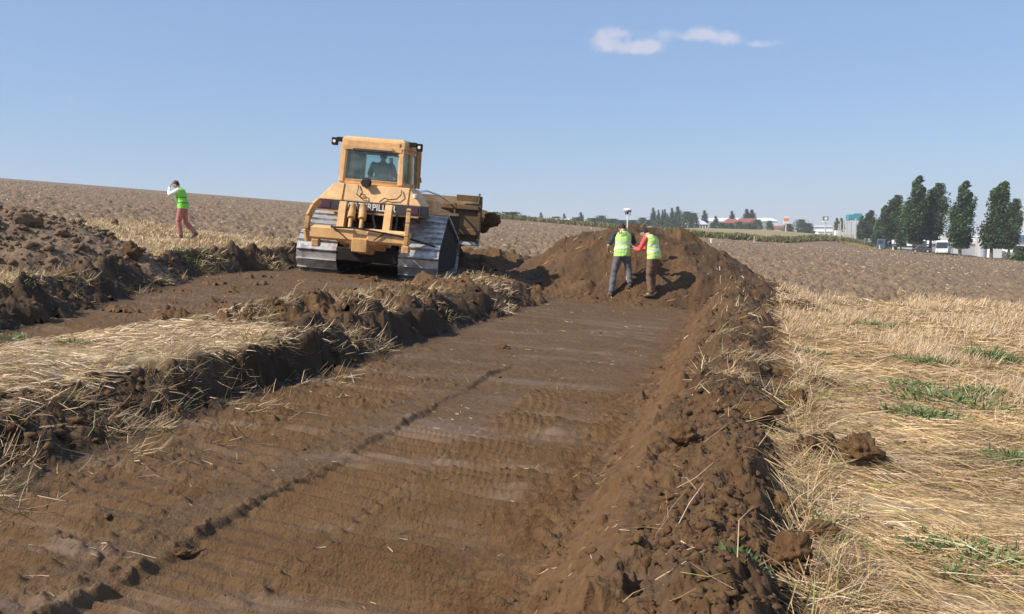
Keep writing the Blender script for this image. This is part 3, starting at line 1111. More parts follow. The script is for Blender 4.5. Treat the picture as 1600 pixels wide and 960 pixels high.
def big_clod(px, py, w, h, seed, label, wet=1.0, rz=0.0, ratio=.75):
    X, Y, Z = hit(px, py)
    V = lump(ICO[4][0], seed, .42)
    V = V * np.array([w / 2, w / 2 * ratio, h / 1.6])
    F = ICO[4][1]
    n = np.ones(len(V))
    me = mesh_np('soil_clod', V, None, F, attrs={'wet': n * wet, 'straw': n * 0, 'floor': n * 0, 'far': n * 0})
    o = link('soil_clod', me, SOIL, smooth=True)
    o.location = (X, Y, Z + h * .22)
    o.rotation_euler = (0, 0, rz)
    tag(o, label, 'clod')
    return o


big_clod(45, 352, .42, .22, 3, 'largest pale lump high on the dry heap at the far left', .1, .5, .6)
big_clod(128, 350, .30, .18, 5, 'paired grey lumps near the top of the dry heap at the left', .25)
big_clod(98, 369, .26, .14, 9, 'small pale stone-like lump halfway down the dry heap', .2)
big_clod(180, 352, .34, .22, 7, 'dark lump at the upper right end of the dry heap', .6)
big_clod(206, 400, .34, .26, 11, 'black overhanging soil block at the right end of the dry heap', 1.0, .3, .8)
big_clod(1345, 712, .26, .17, 13, 'rounded brown clod farthest out on the straw right of the bank', 1.0)
big_clod(1245, 637, .24, .17, 15, 'brown clod on straw just off the upper right bank edge', 1.0)
big_clod(1235, 600, .14, .10, 17, 'small clod on straw above the two bigger ones beside the bank', 1.0)
big_clod(1285, 845, .16, .07, 19, 'flat clod lying on pale straw near the lower right bank edge', 1.0, -.4, .5)
big_clod(1240, 872, .17, .13, 21, 'steep dark-sided clod at the lower right corner of the bank', 1.0)
big_clod(1070, 690, .22, .13, 23, 'brown clod with a black shadow hollow, top middle of right bank', 1.0)
big_clod(785, 545, .22, .07, 25, 'low crusty flake of soil on the trench floor', 1.0, -.2, .5)
big_clod(1185, 655, .36, .16, 27, 'long slab-like clod lying across the middle of the right bank', 1.0, -.3, .5)
big_clod(290, 872, .17, .045, 29, 'loose dark clay flake by the crack on the near floor', 1.0, .3, .5)


# ------------------------------------------------------------------ green weeds
LEAF = tinted('weed_leaf', rough=.5, transl=.25, spec=.4)


def weed(px, py, rad, hgt, n, label, tall=False):
    X, Y, Z = hit(px, py)
    q = int(n * 1.3)
    a, rr_ = rng.uniform(0, 6.28, q), rad * rng.random(q) ** .8 * (1 + .7 * rng.random(q))
    x, y = rr_ * np.cos(a) * 1.25, rr_ * np.sin(a)
    z = top(X + x, Y + y) - Z
    el = rng.uniform(.25, 1.2, q)
    az = a + rng.normal(0, .8, q)
    D = np.stack([np.cos(az) * np.cos(el), np.sin(az) * np.cos(el), np.sin(el)], 1)
    hgt = hgt * 1.05 if py > 480 else hgt * .6
    q0 = q
    L = rng.uniform(.35, 1.0, q) * hgt
    P = np.stack([x, y, z + .02 + rng.uniform(0, .35, q) * hgt], 1)
    g = np.array([.135, .190, .070]) * rng.uniform(.6, 1.5, (q, 1)) + rng.uniform(0, .03, (q, 1)) * np.array([1.3, .6, 0])
    o = ribbons('weed', P, D, L, np.clip(L * .26, .006, .019), g, LEAF, .2)
    o.location = (X, Y, Z)
    tag(o, label, 'weed', group='green weeds on the stubble')
    return o


for a_ in ((1440, 655, .20, .08, 260, 'bright low weed patch nearest the middle of the right stubble'),
           (1490, 632, .40, .09, 380, 'widest green weed patch on the right stubble'),
           (1540, 622, .16, .10, 200, 'green weed at the right end of the wide weed patch'),
           (1425, 607, .16, .07, 160, 'small weed left of the wide weed patch'),
           (1515, 875, .17, .06, 330, 'nearest large green weed mat on the straw at lower right'),
           (1440, 862, .06, .05, 60, 'small weed sprig left of the nearest green mat'),
           (1487, 912, .05, .05, 50, 'tiny weed sprig below the nearest green mat'),
           (1545, 568, .20, .20, 260, 'tallest leafy weed among the standing stalks at right'),
           (1448, 570, .22, .09, 200, 'weed patch in the trodden gap between standing stalks'),
           (1265, 557, .14, .07, 130, 'small weed near the bank on the upper right stubble'),
           (1262, 617, .08, .05, 80, 'tiny weed beside the brown clods off the right bank'),
           (1595, 730, .14, .08, 180, 'weed cut by the right edge of the picture'),
           (1160, 878, .06, .07, 60, 'single green weed growing on the brown right bank'),
           (1290, 822, .05, .05, 40, 'weed sprig at the straw edge of the lower bank'),
           (1370, 512, .30, .10, 160, 'faint weed patch at the far middle of the right stubble'),
           (290, 392, .40, .14, 170, 'green weeds behind the windrow below the walking man'),
           (245, 386, .25, .10, 70, 'smaller green weeds left of those below the walking man'),
           (20, 535, .12, .06, 80, 'weed at the left edge on the straw strip'),
           (110, 540, .09, .05, 45, 'small weed on the straw strip near its far edge'),
           (25, 447, .14, .10, 60, 'green tuft at the left edge above the windrow')):
    weed(*a_)

# ------------------------------------------------------------------ crop strip across the far field
n = 60000
tt_ = rng.uniform(-.2, .45, n)
cy = np.interp(tt_, BAND_T, BAND_Y) + rng.uniform(0, 1, n) * 16
cx = tt_ * cy
row = cy + rng.normal(0, .18, n)
keep_ = rng.random(n) < np.clip(.75 + 1.2 * fbm(cx, row, 5, 3, 597), .15, 1)
cx, row = cx[keep_], row[keep_]; n = len(cx)
z = top(cx, row, fine=False)
el = np.clip(rng.normal(R(62), R(22), n), .1, 1.5)
az = rng.uniform(0, 6.28, n)
D = np.stack([np.cos(az) * np.cos(el), np.sin(az) * np.cos(el), np.sin(el)], 1)
base = np.array([[.15, .155, .045], [.24, .19, .07], [.095, .12, .035], [.34, .25, .12], [.19, .13, .06]])
ctint = base[rng.choice(5, n, p=[.36, .2, .2, .12, .12])] * rng.uniform(.7, 1.2, (n, 1))
hgt_ = rng.uniform(.6, 1.6, n) * (.6 + .5 * np.clip(.5 + fbm(cx, row, 6, 3, 591), 0, 1))
co = ribbons('crop_rows', np.stack([cx, row, z], 1), D, hgt_, rng.uniform(.16, .32, n), ctint, LEAF, .15)
tag(co, 'low green and yellow crop rows crossing the far field', 'crop', kind='stuff')

# ------------------------------------------------------------------ bulldozer (local frame: x right, y forward, z up)
YEL = simple('machine_yellow', (.78, .44, .175), rough=.45, var=.20, scale=2.5, dust=.80, dustcol=(.42, .27, .14), bump=.12, bscale=22, dscale=3.4)
YEL_D = simple('machine_yellow_muddy', (.60, .33, .11), rough=.6, var=.2, scale=5, dust=.9, dustcol=(.24, .15, .08), bump=.3, bscale=14, dscale=3)
STEEL = simple('track_steel', (.66, .65, .63), rough=.32, metal=.7, var=.15, scale=8, dust=.95, dustcol=(.12, .08, .05), bump=.15, bscale=30, dscale=3.2)
IRON = simple('dark_iron', (.022, .020, .018), rough=.75, metal=.0, var=.3, scale=6, dust=.6, dustcol=(.055, .036, .022), bump=.2, dscale=2.5, spec=.12)  # colour lowered so that the track sides look shaded
BLADE = simple('worn_blade_steel', (.19, .11, .045), rough=.65, metal=.1, var=.35, scale=3, dust=1.0, dustcol=(.085, .052, .030), bump=.3, bscale=12, dscale=1.7)
BLACK = simple('matte_black', (.028, .026, .028), rough=.55, var=.2, dust=.35, dustcol=(.12, .09, .07))
MAROON = simple('dull_maroon', (.085, .022, .045), rough=.5, var=.1)
WHITE = simple('white_paint', (.78, .76, .72), rough=.5, var=.06, dust=.2, dustcol=(.5, .42, .33))
RUBBER = simple('rubber', (.03, .03, .03), rough=.75, var=.2)
HOSE = simple('hose', (.05, .048, .045), rough=.5, var=.2)
LENS = simple('lamp_glass', (.75, .76, .78), rough=.15, var=.05)
CHROME = simple('cylinder_rod', (.7, .7, .7), rough=.18, metal=1.0, var=.05)
SEATM = simple('seat_cloth', (.05, .055, .06), rough=.9, var=.2)


def glass_mat():
    m = bpy.data.materials.new('cab_glass'); m.use_nodes = True
    t = m.node_tree
    t.nodes.remove(t.nodes['Principled BSDF'])
    out = t.nodes['Material Output']
    tr = nd(t, 'ShaderNodeBsdfTransparent'); tr.inputs[0].default_value = (.84, .94, .92, 1)
    gl = nd(t, 'ShaderNodeBsdfGlossy'); gl.inputs['Roughness'].default_value = .06; gl.inputs['Color'].default_value = (.9, 1, .97, 1)
    df = nd(t, 'ShaderNodeBsdfDiffuse'); df.inputs[0].default_value = (.42, .50, .45, 1)
    fr = nd(t, 'ShaderNodeFresnel'); fr.inputs['IOR'].default_value = 1.5
    n = nd(t, 'ShaderNodeTexNoise'); n.inputs['Scale'].default_value = 3
    m1 = nd(t, 'ShaderNodeMixShader'); m2 = nd(t, 'ShaderNodeMixShader')
    mr_ = nd(t, 'ShaderNodeMapRange'); mr_.inputs[1].default_value = .35; mr_.inputs[2].default_value = .75; mr_.inputs[3].default_value = .04; mr_.inputs[4].default_value = .20
    t.links.new(n.outputs[0], mr_.inputs[0])
    t.links.new(fr.outputs[0], m1.inputs[0]); t.links.new(tr.outputs[0], m1.inputs[1]); t.links.new(gl.outputs[0], m1.inputs[2])
    t.links.new(mr_.outputs[0], m2.inputs[0]); t.links.new(m1.outputs[0], m2.inputs[1]); t.links.new(df.outputs[0], m2.inputs[2])
    t.links.new(m2.outputs[0], out.inputs['Surface'])
    return m


GLASS = glass_mat()
DZ = empty('bulldozer')
tag(DZ, 'dusty yellow crawler bulldozer seen from behind, pushing soil with raised blade', 'bulldozer')
dx0, dy0 = -3.14, 21.6
gl_ = -.0805 * dx0 + .0215 * dy0 - .15
nrm = Vector((.0805, -.0215, 1)).normalized()
fwd = Vector((math.sin(R(3.0)), math.cos(R(3.0)), 0)); fwd = (fwd - nrm * fwd.dot(nrm)).normalized()
rgt = fwd.cross(nrm)
DZ.matrix_world = Matrix.Translation((dx0, dy0, gl_ + .0)) @ Matrix((rgt, fwd, nrm)).transposed().to_4x4()


def xprism(mb, prof, x0, x1):
    """profile (y,z) extruded across x"""
    mb.loft([[(x0, y, z) for y, z in prof], [(x1, y, z) for y, z in prof]])
    return mb


# tracks: path round rear idler, raised sprocket and front idler
CIR = [(-1.50, .44, .40), (-.62, 1.06, .36), (1.62, .44, .40)]


def track_path(off, step):
    """closed belt round the three wheels, clockwise seen from the left; returns points and tangents"""
    pts = []
    arcs = []
    m = 3
    for i in range(m):
        (y0, z0, r0), (y1, z1, r1) = CIR[i], CIR[(i + 1) % m]
        r0 += off; r1 += off
        d = math.hypot(y1 - y0, z1 - z0)
        a = math.atan2(z1 - z0, y1 - y0)
        b = math.acos((r0 - r1) / d)
        arcs.append((a + b, i, (i + 1) % m))
    poly = []
    for k in range(m):
        i = arcs[k][1]
        prev = arcs[(k - 1) % m][0]
        cur = arcs[k][0]
        # arc on circle i from prev angle to cur angle, turning clockwise
        while prev < cur: prev += 2 * math.pi
        nst = max(3, int((prev - cur) / .12))
        for q in range(nst + 1):
            an = prev + (cur - prev) * q / nst
            poly.append((CIR[i][0] + (CIR[i][2] + off) * math.cos(an), CIR[i][1] + (CIR[i][2] + off) * math.sin(an)))
    poly = np.array(poly)
    seg = np.linalg.norm(np.diff(np.vstack([poly, poly[:1]]), axis=0), axis=1)
    L = seg.sum()
    n = int(round(L / step))
    cum = np.concatenate([[0], np.cumsum(seg)])
    P2 = np.vstack([poly, poly[:1]])
    out = []
    for k in range(n):
        s_ = L * k / n
        y, z = np.interp(s_, cum, P2[:, 0]), np.interp(s_, cum, P2[:, 1])
        y2, z2 = np.interp((s_ + .02) % L, cum, P2[:, 0]), np.interp((s_ + .02) % L, cum, P2[:, 1])
        t = np.array([y2 - y, z2 - z]); t /= np.linalg.norm(t)
        out.append((y, z, t))
    return out, poly


def make_track(cx):
    tr = MB()
    pts, poly = track_path(.03, .203)
    for (y, z, t) in pts:
        d = Vector((0, t[0], t[1])); nn = Vector((0, -t[1], t[0]))
        if (Vector((0, y, z)) - Vector((0, .1, .7))).dot(nn) < 0: nn = -nn
        rot = Matrix((Vector((1, 0, 0)), d, nn)).transposed()
        if rot.determinant() < 0: rot = Matrix((Vector((-1, 0, 0)), d, nn)).transposed()
        c = Vector((cx, y, z))
        tr.box(c, (.90, .192, .022), rot, .004)
        tr.box(c + nn * .03 - d * .075, (.90, .020, .055), rot, .004)
        tr.box(c - nn * .05, (.16, .17, .07), rot)
    ob = tr.build('track', STEEL, DZ)
    pk = MB()
    inner = [(float(q[0]), float(q[1])) for q in track_path(-.10, .2)[1]]
    xprism(pk, inner, cx - .34, cx + .40)
    pk.build('shade_fill_frame', IRON, ob)  # dark filler added inside the belt, stands for the shade there
    for (y, z, r) in (CIR[0], CIR[2]):
        w = MB()
        w.cyl((cx - .07, y, z), (cx + .07, y, z), r - .06, n=32)
        w.cyl((cx - .17, y, z), (cx + .17, y, z), .13, n=20)
        w.build('idler_wheel', IRON, ob)
    sp = MB()
    y, z, r = CIR[1]
    sp.cyl((cx - .06, y, z), (cx + .06, y, z), r - .09, n=32)
    for k in range(22):
        a = k / 22 * 2 * math.pi
        sp.box((cx, y + (r - .06) * math.cos(a), z + (r - .06) * math.sin(a)), (.08, .06, .10), Matrix.Rotation(a - math.pi / 2, 3, 'X'))
    sp.cyl((cx - .26, y, z), (cx + .26, y, z), .22, n=24)
    sp.build('sprocket', YEL_D, ob)
    fr = MB()
    fr.box((cx, .06, .45), (.74, 2.9, .34), bevel=.04)  # box widened, its dark colour gives the track side a shaded look
    fr.box((cx, .06, .63), (.24, 1.6, .14), bevel=.03)
    fr.box((cx, -.35, .72), (.60, 1.3, .34), bevel=.05)
    fr.build('roller_frame', IRON, ob)
    for k in range(8):
        ro = MB()
        yy = -1.1 + k * .33
        ro.cyl((cx - .16, yy, .20), (cx + .16, yy, .20), .115, n=18)
        ro.cyl((cx - .17, yy, .20), (cx - .12, yy, .20), .14, n=18)
        ro.cyl((cx + .12, yy, .20), (cx + .17, yy, .20), .14, n=18)
        ro.build('track_roller', IRON, ob)
    return ob


make_track(-1.14)
make_track(1.14)

# body between the tracks
b_ = MB()
b_.box((0, .1, .86), (1.15, 3.7, .62), bevel=.04)
b_.box((0, -1.55, .78), (1.2, .5, .60), bevel=.05)
b_.box((0, 1.0, 1.22), (.95, 2.2, .3), bevel=.03)
b_.box((0, .2, .46), (1.42, 4.3, .30), bevel=.03)
b_.build('main_frame', IRON, DZ)
fl_ = MB()                                      # final drive cases in front of the tracks' upper wheels
fl_.bm.free()
for s_ in (-1, 1):
    fl_ = MB(); fl_.cyl((s_ * .55, -.62, 1.06), (s_ * .95, -.62, 1.06), .27, n=24); fl_.build('final_drive', YEL_D, DZ)


def ring(w, y, z): return [(-w, y, z), (w, y, z)]


# rear tank and fenders
t_ = MB()
t_.loft([[(-1.13, -2.02, 1.40), (1.13, -2.02, 1.40), (1.13, -.55, 1.40), (-1.13, -.55, 1.40)],
         [(-1.13, -2.04, 1.66), (1.13, -2.04, 1.66), (1.13, -.55, 1.66), (-1.13, -.55, 1.66)],
         [(-.84, -1.86, 2.02), (.84, -1.86, 2.02), (.84, -.60, 2.02), (-.84, -.60, 2.02)]])
hull = t_.build('rear_tank', YEL, DZ, bevel=.02)
bd = MB()
bd.box((0, -2.045, 1.53), (2.27, .014, .225))
bd.box((1.14, -1.45, 1.53), (.014, 1.16, .225))
bd.box((-1.14, -1.45, 1.53), (.014, 1.16, .225))
bd.build('black_band', BLACK, hull)
for s_ in (-1, 1):
    mq = MB(); mq.box((s_ * .97, -2.057, 1.53), (.22, .012, .15), bevel=.004)
    mq.build('tail_panel', MAROON, hull)
sh = MB()
for s_ in (-1, 1): sh.box((s_ * .55, -2.048, 1.395), (1.1, .04, .035))
for xx in (-.62, .83):
    sh.tube([(xx, -2.062, 1.66), (xx, -1.86 - .015, 2.02)], .012, 6)
sh.build('tank_trim', YEL_D, hull)
# handrails and hoses lying on the sloping rear plate
hr = MB()
hr.tube([(-.30, -1.90, 2.0), (-.28, -1.99, 1.92), (-.30, -2.03, 1.80), (-.20, -2.06, 1.73), (-.06, -2.06, 1.71), (-.10, -2.04, 1.79), (-.22, -2.02, 1.81)], .013, 6)
hr.tube([(.67, -1.92, 1.96), (.68, -2.02, 1.86), (.60, -2.06, 1.76), (.42, -2.06, 1.73), (.33, -2.05, 1.76), (.22, -2.07, 1.66)], .013, 6)
hr.build('hose', HOSE, hull)
cp = MB(); cp.cyl((-.12, -1.93, 2.07), (-.12, -2.06, 2.04), .085, n=18); cp.cyl((-.12, -1.90, 2.07), (-.12, -1.93, 2.07), .11, n=18)
cp.tube([(-.12, -1.95, 2.05), (-.2, -1.93, 2.12), (-.25, -1.9, 2.05)], .015, 6)
cp.build('work_lamp', RUBBER, hull)
fc = MB(); fc.cyl((.98, -1.95, 1.82), (.98, -1.96, 1.90), .045, n=16)
fc.build('filler_cap', WHITE, hull)

# lettering on the band
tx = bpy.data.curves.new('lettering', 'FONT')
tx.body = 'CATERPILLAR'
tx.size = .215; tx.extrude = .004; tx.offset = .004; tx.align_x = 'CENTER'; tx.align_y = 'CENTER'; tx.space_character = 1.02
to = bpy.data.objects.new('tmp_text', tx); COL.objects.link(to)
bpy.context.view_layer.update()
tme = bpy.data.meshes.new_from_object(to.evaluated_get(bpy.context.evaluated_depsgraph_get()))
bpy.data.objects.remove(to)
tme.transform(Matrix.Translation((.06, -2.060, 1.53)) @ Matrix.Rotation(R(90), 4, 'X') @ Matrix.Diagonal((.80, .95, 1, 1)))
tme.materials.clear(); tme.name = 'lettering'
link('lettering', tme, WHITE, hull)

fe = MB()                                       # fenders over the tracks, side tanks, steps
for s_ in (-1, 1):
    fe = MB()
    fe.box((s_ * 1.17, .35, 1.50), (.84, 2.1, .06), bevel=.01)
    fe.box((s_ * 1.0, .1, 1.66), (.42, 1.3, .30), bevel=.03)
    fe.box((s_ * .98, .95, 1.56), (.36, .5, .08), bevel=.01)
    fo = fe.build('fender', YEL, DZ)
    fg = MB(); xprism(fg, [(.35, 1.47), (2.05, 1.47), (2.15, 1.15), (1.9, .95), (.9, 1.12), (.35, 1.25)], s_ * .75, s_ * 1.54)
    fg.build('shade_fill_block', IRON, fo)  # dark block added to fill the shaded wedge above the front run

# hood, engine side panels, exhaust
ho_ = MB()
xprism(ho_, [(.40, 1.30), (.40, 2.02), (.9, 2.0), (2.15, 1.88), (2.30, 1.80), (2.30, 1.05), (1.9, 1.0)], -.47, .47)
hd = ho_.build('hood', YEL, DZ, bevel=.03)
gr = MB()
for k in range(9): gr.box((.476, .75 + k * .15, 1.50), (.012, .09, .45))
gr.box((0, 2.31, 1.45), (.8, .02, .7))
gr.build('grille', BLACK, hd)
ex = MB()
ex.cyl((-.18, 1.1, 1.95), (-.18, 1.1, 2.55), .075, n=18); ex.cyl((-.18, 1.1, 2.55), (-.18, 1.02, 2.78), .05, .05, n=14)
ex.cyl((.22, 1.0, 1.95), (.22, 1.0, 2.22), .10, n=18)
ex.sph((.22, 1.0, 2.22), .13, 1, 1, .5)
ex.build('exhaust', BLACK, hd, autosm=True)

# cab
RW, MW, FW = .70, .80, .60                      # half widths at rear corner, door post, front
def plan(k, z, dyr=0): return [(-RW * k, -1.42 + dyr, z), (RW * k, -1.42 + dyr, z), (MW * k, -.80, z), (MW * k, -.05, z), (FW * k, .30, z), (-FW * k, .30, z), (-MW * k, -.05, z), (-MW * k, -.80, z)]
cb = MB()
cb.loft([plan(1.0, 1.45), plan(1.0, 2.08)])
cab = cb.build('cab', YEL, DZ, bevel=.02)
cab.location = (-.13, 0, 0)
rf = MB()
rf.loft([plan(.97, 2.86, .06), plan(1.02, 2.88, .04), plan(1.02, 3.03, .06), plan(.94, 3.09, .10)])
rf.build('cab_roof', YEL, cab, bevel=.02)
po = MB()
bot, tp = plan(.965, 2.06), plan(.93, 2.90, .08)
tpf = plan(.93, 2.90, .08)
for i, (w_, d_) in {0: (.10, .12), 1: (.10, .12), 2: (.10, .12), 3: (.08, .10), 4: (.08, .08), 5: (.08, .08), 6: (.08, .10), 7: (.10, .12)}.items():
    po.bar(bot[i], tpf[i], w_, d_, .01)
for (i, j) in ((0, 1), (1, 2), (2, 3), (3, 4), (4, 5), (5, 6), (6, 7), (7, 0)):
    a, b2 = Vector(bot[i]), Vector(bot[j]); po.bar(a + Vector((0, 0, .03)), b2 + Vector((0, 0, .03)), .07, .08)
    a, b2 = Vector(tpf[i]), Vector(tpf[j]); po.bar(a - Vector((0, 0, .06)), b2 - Vector((0, 0, .06)), .16 if (i, j) == (0, 1) else .08, .09)
po.build('cab_posts', YEL, cab)
# broad rear frame plate round the back window
rp = MB()
rp.bar((-.655, -1.425, 2.09), (-.62, -1.36, 2.90), .10, .05)
rp.bar((.655, -1.425, 2.09), (.62, -1.36, 2.90), .10, .05)
rp.bar((-.62, -1.43, 2.085), (.62, -1.43, 2.085), .05, .10)
rp.bar((-.60, -1.37, 2.93), (.60, -1.37, 2.93), .05, .15)
rp.build('rear_window_frame', YEL, cab, bevel=.01)


def pane(name, i, j, mat=GLASS):
    g_ = MB()
    a, b2, c, d = Vector(bot[i]), Vector(bot[j]), Vector(tpf[j]), Vector(tpf[i])
    n_ = (b2 - a).cross(d - a).normalized() * .006
    g_.loft([[a - n_, b2 - n_, c - n_, d - n_], [a + n_, b2 + n_, c + n_, d + n_]])
    return g_.build(name, mat, cab)


pane('rear_window', 0, 1)
for (i, j) in ((1, 2), (3, 4), (5, 6), (7, 0)): pane('corner_window', i, j)
pane('side_window', 2, 3); pane('side_window', 6, 7); pane('windscreen', 4, 5)
wf = MB()                                        # wiper and latch
wf.tube([(.44, -1.44, 2.86), (.50, -1.44, 2.80), (.49, -1.44, 2.70)], .01, 6)
wf.box((0, -1.43, 2.80), (.9, .03, .045))
wf.build('window_wiper', BLACK, cab)
# protective posts beside the cab
gp = MB()
for s_ in (-1, 1):
    gp = MB()
    gp.tube([(s_ * .90, -.60, 2.05), (s_ * .90, -.62, 2.45), (s_ * .89, -.62, 3.0)], .038, 10)
    gp.tube([(s_ * .90, -.25, 2.05), (s_ * .89, -.25, 2.98)], .028, 8)
    gp.tube([(s_ * .93, -.62, 2.35), (s_ * .97, -.5, 2.30), (s_ * .97, -.4, 2.2)], .015, 6)
    gp.build('grab_rail', YEL_D, cab)
for s_ in (-1, 1):
    lm = MB()
    lm.box((s_ * .82, -1.02, 3.02), (.20, .16, .10), bevel=.01)
    lm.bar((s_ * .88, -1.0, 3.0), (s_ * .97, -1.0, 2.98), .03, .03)
    lm.box((s_ * .98, -1.0, 2.97), (.13, .15, .17), bevel=.015)
    lb = lm.build('work_light', IRON, cab)
    le = MB(); le.cyl((s_ * .98, -1.075, 2.97), (s_ * .98, -1.085, 2.97), .035, n=14)
    le.build('lens', LENS, lb)
se = MB()
se.box((-.06, -.42, 1.92), (.52, .55, .14), bevel=.03)
se.box((-.06, -.74, 2.10), (.44, .12, .30), bevel=.04)
se.build('driver_seat', SEATM, DZ)
cn = MB()
cn.box((-.42, -.35, 1.98), (.20, .7, .28), bevel=.02); cn.box((.46, -.35, 1.98), (.18, .7, .26), bevel=.02)
cn.box((0, .22, 2.08), (.9, .16, .30), bevel=.03)
cn.tube([(-.40, -.05, 2.1), (-.40, -.03, 2.32)], .02, 6)
cn.build('control_console', BLACK, DZ)

# ripper
rb_ = MB()
rb_.bar((-1.12, -2.62, .93), (-.10, -2.62, .93), .30, .30, .05)
rb_.bar((.12, -2.62, .93), (1.05, -2.62, .93), .30, .30, .05)
rb_.bar((-.35, -2.60, .90), (.35, -2.60, .90), .26, .34, .03)
ripper = rb_.build('ripper_beam', YEL, DZ)
ra = MB()
for s_ in (-1, 1):
    xx = -.02 + s_ * .50
    ra = MB()
    ra.bar((xx, -2.02, .75), (xx, -2.55, .86), .12, .16, .02)
    xprism(ra, [(-2.50, 1.0), (-2.22, 1.0), (-2.14, 1.52), (-2.18, 1.62), (-2.28, 1.62), (-2.34, 1.52)], xx - .075, xx + .075)
    ra.build('ripper_arm', YEL, ripper)
for xx in (-.34, -.10):
    cy_ = MB()
    cy_.cyl((xx, -2.18, 1.50), (xx + .03, -2.36, 1.27), .085, n=18)
    cy_.sph((xx, -2.16, 1.53), .09)
    cy_.cyl((xx + .03, -2.40, 1.25), (xx + .05, -2.55, 1.02), .04, n=12)
    cy_.build('ripper_cylinder', YEL_D, ripper, autosm=True)
for xx, top_, cur in ((-1.10, 1.60, .12), (.98, 1.52, -.02)):
    tn = MB()
    pts = [(xx - .02 - cur * 0, -2.70, .72), (xx - cur * .5, -2.74, .98), (xx - cur * .35, -2.70, 1.25), (xx + cur * .3, -2.60, 1.48), (xx + cur, -2.50, top_)]
    for p, q in zip(pts, pts[1:]):
        tn.bar(p, q, .09, .13, .01)
    tn.build('ripper_shank', YEL_D, ripper)
tt = MB()
tt.box((-.95, -2.70, .70), (.16, .2, .16), bevel=.02); tt.box((.98, -2.70, .70), (.16, .2, .16), bevel=.02); tt.box((0, -2.74, .72), (.34, .12, .3), bevel=.02)
tt.build('shank_socket', YEL_D, ripper)
rd = MB()
rd.tube([(-.62, -2.80, 1.06), (-.1, -2.82, 1.08), (.9, -2.8, .98), (1.55, -2.3, .80)], .02, 6)
rd.tube([(-.62, -2.80, 1.10), (-.25, -2.81, .82)], .012, 6)
rd.tube([(.30, -2.80, .85), (.55, -2.80, 1.04)], .012, 6)
rd.build('cable', IRON, ripper)
hs = MB()
for a in (-.38, -.14, .10):
    hs = MB(); hs.tube([(a, -2.05, 1.40), (a + .03, -2.18, 1.30), (a + .10, -2.25, 1.12), (a + .05, -2.4, 1.02)], .022, 7); hs.build('hydraulic_hose', HOSE, ripper)
hs = MB(); hs.tube([(.62, -2.05, 1.42), (.66, -2.2, 1.3), (.65, -2.3, 1.05)], .02, 6)
hs.build('hydraulic_hose', HOSE, ripper)
dr = MB()
dr.box((0, -1.98, .55), (.34, .30, .10), bevel=.02); dr.box((0, -1.90, .72), (.8, .12, .3), bevel=.03)
dr.build('drawbar', YEL_D, DZ)

# blade with push arms, cylinders and its load
bl = MB()
prof = [(2.95, .80), (3.02, .76), (3.10, .95), (3.06, 1.25), (3.06, 1.50), (3.14, 1.78), (3.24, 1.98), (3.16, 2.0), (3.02, 1.80), (2.94, 1.50), (2.94, 1.2), (2.97, .95)]
xprism(bl, prof, -2.0, 2.0)
blade = bl.build('blade', BLADE, DZ, bevel=.01)
br = MB()
for xx in (-1.97, 1.97):
    xprism(br, [(2.90, .78), (3.30, .76), (3.42, 1.2), (3.44, 1.75), (3.30, 2.04), (3.0, 2.04), (2.88, 1.6)], xx - .03, xx + .03)
for xx in (-1.3, -.55, .55, 1.3):
    br.box((xx, 2.90, 1.35), (.05, .14, .95))
br.box((0, 2.89, 1.72), (3.9, .10, .12), bevel=.01)
br.box((0, 2.90, 1.05), (3.9, .12, .16), bevel=.01)
br.box((1.62, 2.90, 1.97), (.6, .05, .16), bevel=.01)
br.bar((1.94, 2.98, 2.0), (1.94, 2.98, 2.12), .05, .05)
br.build('blade_ribs', BLADE, blade)
ce = MB()
xprism(ce, [(2.93, .70), (3.05, .68), (3.10, .86), (2.98, .88)], -2.02, 2.02)
ce.build('cutting_edge', STEEL, blade)
pa = MB()
for s_ in (-1, 1):
    pa = MB()
    pa.bar((s_ * .62, .9, .62), (s_ * .70, 2.2, .95), .16, .20, .02)
    pa.bar((s_ * .70, 2.2, .95), (s_ * .62, 2.88, 1.15), .16, .20, .02)
    pa.build('push_arm', YEL_D, blade)
lc = MB()
for s_ in (-1, 1):
    lc = MB()
    lc.cyl((s_ * .60, 1.2, 1.88), (s_ * .70, 2.1, 1.72), .075, n=16)
    lc.cyl((s_ * .62, 1.25, 1.70), (s_ * 1.15, 2.85, 1.50), .065, n=16)
    lc.build('lift_cylinder', YEL, blade, autosm=True)
lr = MB()
for s_ in (-1, 1):
    lr = MB()
    lr.cyl((s_ * .70, 2.1, 1.72), (s_ * .76, 2.90, 1.58), .035, n=12)
    lr.tube([(s_ * .50, 1.3, 2.0), (s_ * .66, 1.9, 2.06), (s_ * .9, 2.5, 1.98), (s_ * 1.1, 2.86, 1.85)], .025, 7)
    lr.build('cylinder_rod', CHROME, blade)
bpy.context.view_layer.update()


def load_lump(cx, cy, cz, sx, sy, sz, seed, label):
    V = lump(ICO[4][0], seed, .30) * np.array([sx, sy, sz])
    Mw = DZ.matrix_world
    W = np.array([(Mw @ Vector((v[0] + cx, v[1] + cy, v[2] + cz)))[:] for v in V])
    o0 = W.mean(0)
    n = np.ones(len(V))
    me = mesh_np('soil_load', W - o0, None, ICO[4][1], attrs={'wet': n, 'straw': n * 0, 'floor': n * 0, 'far': n * 0})
    o = link('soil_load', me, SOIL, smooth=True); o.location = o0
    tag(o, label, 'soil heap')


load_lump(.1, 3.75, .85, 1.85, .74, .95, 31, 'roll of dark soil carried in front of the bulldozer blade')
load_lump(2.1, 3.85, 1.40, .42, .40, .38, 37, 'black rounded soil clod bulging past the right end of the blade')

